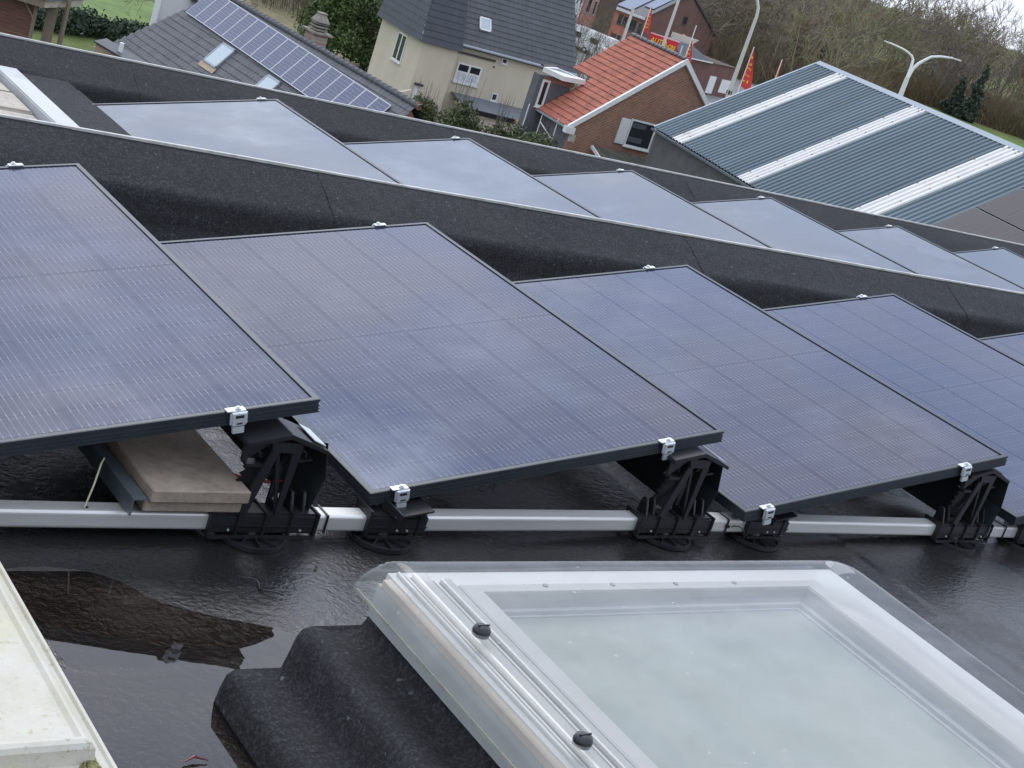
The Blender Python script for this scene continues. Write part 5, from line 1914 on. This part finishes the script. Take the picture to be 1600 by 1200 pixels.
MB().beam(mk_([(98.3, 87.35, -1.45)])[0], mk_([(97.95, 87.65, -1.42)])[0], .20, .10).build("lamp_head", M_white, d2)
MB().tube(mk_([(102.2, 84.3, -.95), (102.2, 84.3, -.72)]), .06, 8).build("sensor", M_rubber, d2)

# ---- timber shed top left
ts = thing("timber_shed", "open timber shed with reddish board wall at the top left", "shed", (26.3, 74.0, GZ), rad(-30))
for k in range(26):
    MB().box(-4.2, -.45, .02, .06, .02 + .17 * k, .02 + .17 * k + .155 - .006 * (k % 2)).build("board", M_redwood, ts)
MB().beam((-.35, -.0, 0), (-.35, -.0, 3.2), .16, .16, (1, 0, 0)).build("post", M_wood, ts)
MB().beam((0.3, .6, 0), (.3, .6, 3.2), .5, .05, (0, 1, 0)).build("post", M_wood, ts)
MB().beam((-.35, -.05, 2.3), (-1.0, -.05, 3.05), .08, .10).build("knee_brace", M_wood, ts)
MB().hexa([(-5, -.6, 3.0), (.1, -.6, 3.0), (.1, -.5, 3.0), (-5, -.5, 3.0)], [(-5, -.6, 3.4), (.1, -.6, 3.4), (.1, -.5, 3.4), (-5, -.5, 3.4)]).build("fascia", M_wood, ts)
MB().hexa([(.1, -.6, 3.05), (.2, -.6, 3.05), (1.2, 3.0, 3.05), (1.1, 3.0, 3.05)], [(.1, -.6, 3.4), (.2, -.6, 3.4), (1.2, 3.0, 3.4), (1.1, 3.0, 3.4)]).build("fascia", M_oldstone, ts)
MB().hexa([(-5, -.7, 3.41), (.3, -.7, 3.41), (1.3, 3.1, 3.41), (-5, 3.1, 3.41)], [(-5, -.7, 3.5), (.3, -.7, 3.5), (1.3, 3.1, 3.5), (-5, 3.1, 3.5)]).build("roof", M_felt_flat, ts)
tp_ = MB().beam((0, 0, 0), (0, 0, 4.6), .17, .17, (1, 0, 0)).build("timber_post", M_wood, None, loc=(27.55, 74.4, GZ), rot=(0, 0, .4))
tag(tp_, "single grey timber post standing beside the shed", "post")

# ================================================================== VEGETATION
def segs_mesh(name, P0, P1, R0, R1, col=None, sides=3):
    """many thin tapered twigs as one mesh"""
    P0, P1, R0, R1 = map(np.asarray, (P0, P1, R0, R1))
    d = P1 - P0
    d = d / np.maximum(np.linalg.norm(d, axis=1, keepdims=True), 1e-6)
    ref = np.where(np.abs(d[:, 2:3]) > .9, np.array([[1., 0, 0]]), np.array([[0, 0, 1.]]))
    s = np.cross(d, ref)
    s /= np.linalg.norm(s, axis=1, keepdims=True)
    u = np.cross(d, s)
    rings = []
    for P, Rr in ((P0, R0), (P1, R1)):
        for k in range(sides):
            a = 2 * math.pi * k / sides
            rings.append(P + (s * math.cos(a) + u * math.sin(a)) * Rr[:, None])
    V = np.stack(rings, 1)                       # n, 2*sides, 3
    n = len(P0)
    base = np.arange(n)[:, None] * (2 * sides)
    F = []
    for k in range(sides):
        k2 = (k + 1) % sides
        F.append(np.stack([base[:, 0] + k, base[:, 0] + k2, base[:, 0] + sides + k2, base[:, 0] + sides + k], -1))
    F = np.concatenate(F)
    me = bpy.data.meshes.new(name)
    me.vertices.add(n * 2 * sides)
    me.vertices.foreach_set("co", V.reshape(-1))
    me.loops.add(len(F) * 4)
    me.polygons.add(len(F))
    me.polygons.foreach_set("loop_start", np.arange(len(F)) * 4)
    me.polygons.foreach_set("loop_total", np.full(len(F), 4))
    me.loops.foreach_set("vertex_index", F.reshape(-1))
    me.update()
    me.validate()
    if col is not None:
        at = me.color_attributes.new("tint", 'FLOAT_COLOR', 'POINT')
        c = np.repeat(np.concatenate([col, np.ones((n, 1))], 1), 2 * sides, axis=0)
        at.data.foreach_set("color", c.reshape(-1))
    return me


def quads_mesh(name, C, U, W_):
    """leaf-sized faces: centre, half-length vector, half-width vector"""
    V = np.stack([C - U - W_, C + U - W_ * .6, C + U + W_ * .6, C - U + W_], 1)
    n = len(C)
    me = bpy.data.meshes.new(name)
    me.vertices.add(n * 4)
    me.vertices.foreach_set("co", V.reshape(-1))
    me.loops.add(n * 4)
    me.polygons.add(n)
    me.polygons.foreach_set("loop_start", np.arange(n) * 4)
    me.polygons.foreach_set("loop_total", np.full(n, 4))
    me.loops.foreach_set("vertex_index", np.arange(n * 4))
    me.update()
    me.validate()
    return me


def grow(seed, h, spread=.42, nb=(11, 6, 5, 4), r=.16, lean=.0, upw=.35, bare=.22):
    """bare tree skeleton -> arrays of segments with level"""
    rng = np.random.default_rng(seed)
    S = []

    def branch(p, d, L, rad_, lev):
        n = 5 if lev == 0 else (3 if lev < 3 else 1)
        pts = [p]
        q = p.copy()
        dd = d.copy()
        for i in range(n):
            dd = dd + rng.normal(0, .10 + .05 * lev, 3) + np.array([0, 0, upw * .22])
            dd /= np.linalg.norm(dd)
            q2 = q + dd * L / n
            S.append((q, q2, rad_ * (1 - .75 * i / n), rad_ * (1 - .75 * (i + 1) / n), lev))
            q = q2
            pts.append(q)
        if lev < len(nb):
            for k in range(nb[lev]):
                t_ = bare + (1 - bare) * (k + rng.random()) / nb[lev] if lev == 0 else .25 + .75 * rng.random()
                f_ = t_ * n
                i = min(int(f_), n - 1)
                b = pts[i] + (pts[i + 1] - pts[i]) * (f_ - i)
                ax = pts[i + 1] - pts[i]
                ax /= np.linalg.norm(ax)
                rv = rng.normal(0, 1, 3)
                rv -= ax * rv.dot(ax)
                rv /= np.linalg.norm(rv)
                ang = rng.uniform(.55, 1.0) if lev == 0 else rng.uniform(.4, .95)
                nd = ax * math.cos(ang) + rv * math.sin(ang)
                LL = L * (spread * (1.15 - .65 * t_) if lev == 0 else rng.uniform(.38, .6))
                branch(b, nd, LL, rad_ * (.42 if lev == 0 else .5), lev + 1)
    branch(np.zeros(3), np.array([lean, 0, 1.0]), h, r, 0)
    return (np.array([s[0] for s in S]), np.array([s[1] for s in S]), np.array([s[2] for s in S]), np.array([s[3] for s in S]), np.array([s[4] for s in S]))


def tint_mat(name, base, rough=.9):
    m, t, b = nodes_of(name)
    a = t.nodes.new("ShaderNodeAttribute")
    a.attribute_name = "tint"
    t.links.new(a.outputs["Color"], b.inputs["Base Color"])
    setp(b, rough=rough, spec=.1)
    return m


M_bark = simple("grey_brown_bark", (.13, .11, .085), .95, 0, .3, 2)
M_twig = simple("brown_twigs", (.15, .125, .085), .95, 0, .3, .6)
M_ivy = simple("dark_ivy_leaf", (.030, .052, .022), .6, 0, .4, 1.2)
M_ever = simple("evergreen_leaf", (.075, .110, .030), .7, 0, .45, .8)
M_shrub = simple("olive_green_leaf", (.075, .095, .035), .7, 0, .45, 1.5)
M_hedge = simple("dark_hedge_leaf", (.028, .050, .026), .8, 0, .4, .6)
M_con = simple("conifer_needles", (.050, .066, .046), .8, 0, .4, .5)
M_woods = tint_mat("woodland_twigs", None)


def split_tree(seg, thick=1):
    lev = seg[4]
    a, b = lev <= thick, lev > thick
    return [x[a] for x in seg[:4]], [x[b] for x in seg[:4]]


protos = []
for sd_, h_, kw in ((1, 13, {}), (2, 15, dict(spread=.36)), (3, 11, dict(spread=.5)), (4, 9, dict(spread=.55, nb=(12, 6, 5, 4), r=.10, bare=.1))):
    sg_ = grow(sd_, h_, **kw)
    tk, tw_ = split_tree(sg_)
    mt = segs_mesh("trunk", *tk, sides=5)
    mt.materials.append(M_bark)
    mc = segs_mesh("crown", tw_[0], tw_[1], np.maximum(tw_[2], .016), np.maximum(tw_[3], .009))
    mc.materials.append(M_twig)
    protos.append((mt, mc))


def bare_tree(label, x, y, k, s=1.0, rz=0.0, group="bare trees beyond the tiled house", name="bare_tree"):
    root = thing(name, label, "tree", (x, y, GZ), rz, group)
    root.scale = (s, s, s)
    put("trunk", protos[k][0], None, root)
    put("crown", protos[k][1], None, root)


# bare trees behind the tiled and cream houses
spots = [(60, 112, 0, .95), (64.5, 117, 1, 1.0), (68.5, 112, 2, 1.0), (71.5, 119, 0, 1.0), (75.5, 114, 1, .95), (79.5, 121, 2, 1.1), (66.5, 126, 1, 1.1), (73.5, 130, 0, 1.15), (60, 124, 2, 1.1), (57.0, 131, 0, 1.1)]
where = ["leftmost of the bare trees behind the evergreen", "tall bare tree with slender crown beyond the small lawn", "broad bare tree beyond the small lawn", "bare tree among the thicket straight above the lawn",
         "slender bare tree nearest the cream house's left corner", "broad bare tree half hidden by the cream house", "slender bare tree deep in the thicket", "bare tree at the back of the thicket",
         "broad bare tree behind the evergreen's right side", "bare tree far back on the big lawn's edge"]
for i, (x, y, k, s) in enumerate(spots):
    bare_tree(where[i], x, y, k, s, i * 1.7)
bare_tree("low branching bare tree on the lawn left of the white wing", 40.5, 93, 3, .62, .5)
bare_tree("small bare tree at the lawn edge right above the solar array", 50.5, 104, 3, .75, 2.1)

# thicket of upright stems between the trees
def thicket(name, label, region, n, h, col_lo, col_hi, seed, rmin=.012, spread=.5, base_jit=0.0):
    rng = np.random.default_rng(seed)
    x0, x1, y0, y1 = region
    P0, P1, A, B, C = [], [], [], [], []
    for i in range(n):
        p = np.array([rng.uniform(x0, x1), rng.uniform(y0, y1), GZ])
        hh = h * rng.uniform(.5, 1.1)
        d = np.array([rng.normal(0, .18), rng.normal(0, .18), 1.0])
        c = np.array(col_lo) + (np.array(col_hi) - np.array(col_lo)) * rng.random()
        q = p
        for k in range(3):
            d2_ = d + rng.normal(0, .14, 3) * np.array([1, 1, .3])
            q2 = q + d2_ / np.linalg.norm(d2_) * hh / 3
            P0.append(q); P1.append(q2); A.append(rmin * (2.4 - .7 * k)); B.append(rmin * (1.7 - .7 * k)); C.append(c)
            for t in range(4):
                e = d2_ * .6 + rng.normal(0, spread, 3)
                e = e / np.linalg.norm(e) * hh * rng.uniform(.12, .3)
                bq = q + (q2 - q) * rng.random()
                P0.append(bq); P1.append(bq + e); A.append(rmin * .9); B.append(rmin * .4); C.append(c * rng.uniform(.8, 1.2))
                e2 = e * .6 + rng.normal(0, spread * .25, 3)
                P0.append(bq + e * .6); P1.append(bq + e * .6 + e2 * .7); A.append(rmin * .6); B.append(rmin * .35); C.append(c * rng.uniform(.8, 1.2))
            q = q2
    me = segs_mesh(name, np.array(P0), np.array(P1), np.array(A), np.array(B), np.array(C))
    o = put(name, me, M_woods)
    tag(o, label, "thicket", kind="stuff")


thicket("thicket", "grey-brown bare thicket behind the small lawn and evergreen", (57, 92, 108, 140), 1500, 7.5, (.11, .095, .065), (.21, .18, .12), 5, .014)
thicket("thicket", "dry brown brush along the edge of the small lawn", (60, 80, 96, 103), 500, 1.6, (.16, .12, .06), (.26, .21, .12), 6, .012)


def leaf_cloud(rng, n, centers, radii, size, up=.3):
    """leaf faces spread through clumps with an uneven outline"""
    centers, radii = np.asarray(centers, float), np.asarray(radii, float)
    w_ = (radii.prod(1)) ** .67
    k = rng.choice(len(centers), n, p=w_ / w_.sum())
    v = rng.normal(0, 1, (n, 3))
    v /= np.linalg.norm(v, axis=1, keepdims=True)
    rr = rng.random((n, 1)) ** .42 * (1 + .18 * rng.normal(0, 1, (n, 1)))
    C = centers[k] + v * rr * radii[k]
    U = rng.normal(0, 1, (n, 3))
    U /= np.linalg.norm(U, axis=1, keepdims=True)
    W_ = np.cross(U, rng.normal(0, 1, (n, 3)))
    W_ /= np.linalg.norm(W_, axis=1, keepdims=True)
    s = size * rng.uniform(.6, 1.4, (n, 1))
    return C, U * s, W_ * s * .55


def leafy(name, label, cat, x, y, z, clumps, n, size, mat, seed, trunk=None, group=None, part="crown"):
    rng = np.random.default_rng(seed)
    root = thing(name, label, cat, (x, y, z), 0, group)
    C, U, W_ = leaf_cloud(rng, n, [c[:3] for c in clumps], [c[3:] for c in clumps], size)
    C[:, 2] = np.maximum(C[:, 2], .02)
    me = quads_mesh(part, C, U, W_)
    put(part, me, mat, root)
    if trunk:
        m = MB()
        m.tube([(0, 0, 0), (.05, .03, trunk[0] * .5), (0, 0, trunk[0])], [trunk[1], trunk[1] * .8, trunk[1] * .3], 8)
        for c in clumps:
            m.tube([(0, 0, min(c[2], trunk[0]) * .6), (c[0] * .9, c[1] * .9, c[2])], [trunk[1] * .45, trunk[1] * .12], 6)
        m.build("trunk", M_bark, root)
    return root


rg = random.Random(21)
cl_ = [(rg.gauss(0, .7 + .5 * (1 - t)), rg.gauss(0, .7 + .5 * (1 - t)), 1.0 + 8.2 * t, 1.5 - .75 * t, 1.5 - .75 * t, 1.0) for t in [i / 21 for i in range(22)]]
leafy("evergreen_tree", "dense dark evergreen tree beside the brick chimney", "tree", 52.6, 94.5, GZ, cl_, 15000, .10, M_ever, 1, (8, .2))
cl_ = [(rg.gauss(0, .9), rg.gauss(0, .9), .8 + 5.2 * t, 1.3 - .5 * t, 1.3 - .5 * t, .9) for t in [i / 13 for i in range(14)]]
leafy("evergreen_tree", "lower evergreen bush right of the dark evergreen, above the small lawn", "tree", 56.4, 95.0, GZ, cl_, 9000, .10, M_ever, 2, (5, .15))
# dark hedge bank left
rg = random.Random(4)
cl_ = [(i * .75, rg.gauss(0, .25), .3 + rg.random() * .5, .85, 1.2, .55 + .3 * rg.random()) for i in range(26)]
hd = leafy("hedge", "dark green ivy-covered hedge bank at the foot of the big lawn", "hedge", 24.5, 83.2, GZ, cl_, 16000, .09, M_hedge, 3, None, part="foliage")
hd.rotation_euler = (0, 0, rad(14))
# shrubs with bare stems between our building and the cream house
shr = [(41.2, 62.8, 4.8, "leftmost olive shrub in front of the cream house, with bare stems"), (42.8, 61.9, 5.7, "tall olive shrub below the cream house window"), (44.4, 60.6, 5.3, "olive shrub below the grey lean-to roof"),
       (45.4, 58.6, 5.1, "low olive shrub at the right end of the row before the lean-to")]
for i, (x, y, h_, lab) in enumerate(shr):
    rg = random.Random(40 + i)
    cl_ = [(rg.gauss(0, .6), rg.gauss(0, .6), h_ * rg.uniform(.2, .9), .6, .6, .6) for _ in range(16)]
    rt_ = leafy("shrub", lab, "shrub", x, y, GZ, cl_, 5200, .07, M_shrub, 50 + i, None, "shrubs in front of the cream house", "foliage")
    m = MB()
    for k in range(9):
        a, l = rg.uniform(0, 6.28), rg.uniform(.5, 1.0)
        bx_, by_ = rg.gauss(0, .3), rg.gauss(0, .3)
        m.tube([(bx_ * .3, by_ * .3, 0), (bx_, by_, h_ * .7), (bx_ + .3 * l * math.cos(a), by_ + .3 * l * math.sin(a), h_ + l * .75)], [.03, .014, .005], 5)
        m.tube([(bx_, by_, h_ * .75), (bx_ - .25 * math.cos(a), by_ - .25 * math.sin(a), h_ + l * .35)], [.010, .004], 5)
    m.build("stem", M_bark, rt_)

# ---- far wood: one mass
def woods():
    rng = np.random.default_rng(77)
    pr = [grow(100 + i, 1.0 * 10, spread=sp, nb=nb_, r=.13, bare=br) for i, (sp, nb_, br) in enumerate(((.40, (9, 5, 4), .2), (.34, (9, 5, 4), .3), (.5, (10, 5, 4), .1), (.62, (11, 5, 4), .02)))]
    P0, P1, A, B, C = [], [], [], [], []
    pal = [(.21, .18, .135), (.24, .205, .155), (.19, .165, .135), (.23, .22, .12), (.25, .235, .13), (.17, .14, .125), (.27, .215, .145)]
    for i in range(330):
        az = rad(rng.uniform(29.5, 52.5))
        right = az < rad(41.5)
        row = i % 3
        if right:
            dist = (318, 350, 385)[row] + rng.uniform(-12, 14)
        else:
            dist = (235, 290, 360)[row] + rng.uniform(-25, 25)
        x, y = dist * math.cos(az), dist * math.sin(az)
        k = rng.integers(0, 4)
        h_ = rng.uniform(12, 17) * (1.22 if row == 2 else (1.0 if row == 1 else .72))
        s = h_ / 10
        a0 = rng.uniform(0, 6.28)
        c_, s_ = math.cos(a0), math.sin(a0)
        Rm = np.array([[c_, -s_, 0], [s_, c_, 0], [0, 0, 1]])
        p0, p1, ra, rb_, lev = pr[k]
        col = np.array(pal[rng.integers(0, len(pal))]) * rng.uniform(.75, 1.15)
        P0.append(p0 @ Rm.T * s + [x, y, GZ]); P1.append(p1 @ Rm.T * s + [x, y, GZ])
        A.append(np.maximum(ra * s, .045)); B.append(np.maximum(rb_ * s, .022))
        C.append(np.repeat(col[None], len(p0), 0) * (1 - .0 * lev[:, None]))
    me = segs_mesh("woods", np.concatenate(P0), np.concatenate(P1), np.concatenate(A), np.concatenate(B), np.concatenate(C))
    o = put("woods", me, M_woods)
    tag(o, "grey-brown leafless wood across the background on the right", "woods", kind="stuff")


woods()


def undergrowth():
    rng = np.random.default_rng(78)
    n = 5200
    az = np.radians(rng.uniform(29.5, 52.5, n))
    right = az < math.radians(41.5)
    dist = np.where(right, rng.uniform(306, 345, n), rng.uniform(212, 330, n))
    P0 = np.stack([dist * np.cos(az), dist * np.sin(az), np.full(n, GZ)], 1)
    pal = np.array([(.20, .15, .09), (.24, .18, .11), (.16, .13, .10), (.19, .17, .085)])
    c = pal[rng.integers(0, 4, n)] * rng.uniform(.7, 1.1, (n, 1))
    out = [[], [], [], [], []]
    for k in range(9):
        d = rng.normal(0, .45, (n, 3))
        d[:, 2] = 1
        L = rng.uniform(2.0, 5.5, (n, 1))
        a = P0 + rng.normal(0, .8, (n, 3)) * np.array([1, 1, 0])
        b_ = a + d * L
        for lst, v in zip(out, (a, b_, np.full(n, .05), np.full(n, .015), c)):
            lst.append(v)
    me = segs_mesh("undergrowth", *[np.concatenate(v) for v in out])
    o = put("undergrowth", me, M_woods)
    tag(o, "brown scrub at the foot of the leafless wood", "scrub", kind="stuff")


undergrowth()
rg = random.Random(90)
for i, (az, dist, h_, lab) in enumerate(((38.2, 300, 9, "dark conifer at the meadow edge, taller of the pair"), (38.75, 303, 6, "dark round conifer left of the taller one at the meadow edge"), (44.6, 245, 7, "dark evergreen clump in the wood above the barn ridge"), (43.6, 250, 6, "small dark evergreen left of the double lamp"))):
    x, y = dist * math.cos(rad(az)), dist * math.sin(rad(az))
    cl_ = [(rg.gauss(0, .15 + .55 * (1 - t)), rg.gauss(0, .15 + .55 * (1 - t)), .6 + h_ * t, 1.7 - 1.3 * t, 1.7 - 1.3 * t, 1.1) for t in [k / 19 for k in range(20)]]
    leafy("conifer", lab, "tree", x, y, GZ, cl_, 2600, .26, M_con, 91 + i, (h_ * .9, .2))

# fence posts by the small lawn
for i in range(7):
    o = MB().beam((0, 0, 0), (0, 0, 1.15), .10, .10, (1, 0, 0)).build("fence_post", M_wood, None, loc=(60.0 + 2.2 * i, 97.2 + .35 * i, GZ), rot=(0, 0, i))
    tag(o, "weathered fence post at the edge of the small lawn, %s from the left" % ordinal(i), "fence post", "fence posts by the small lawn")
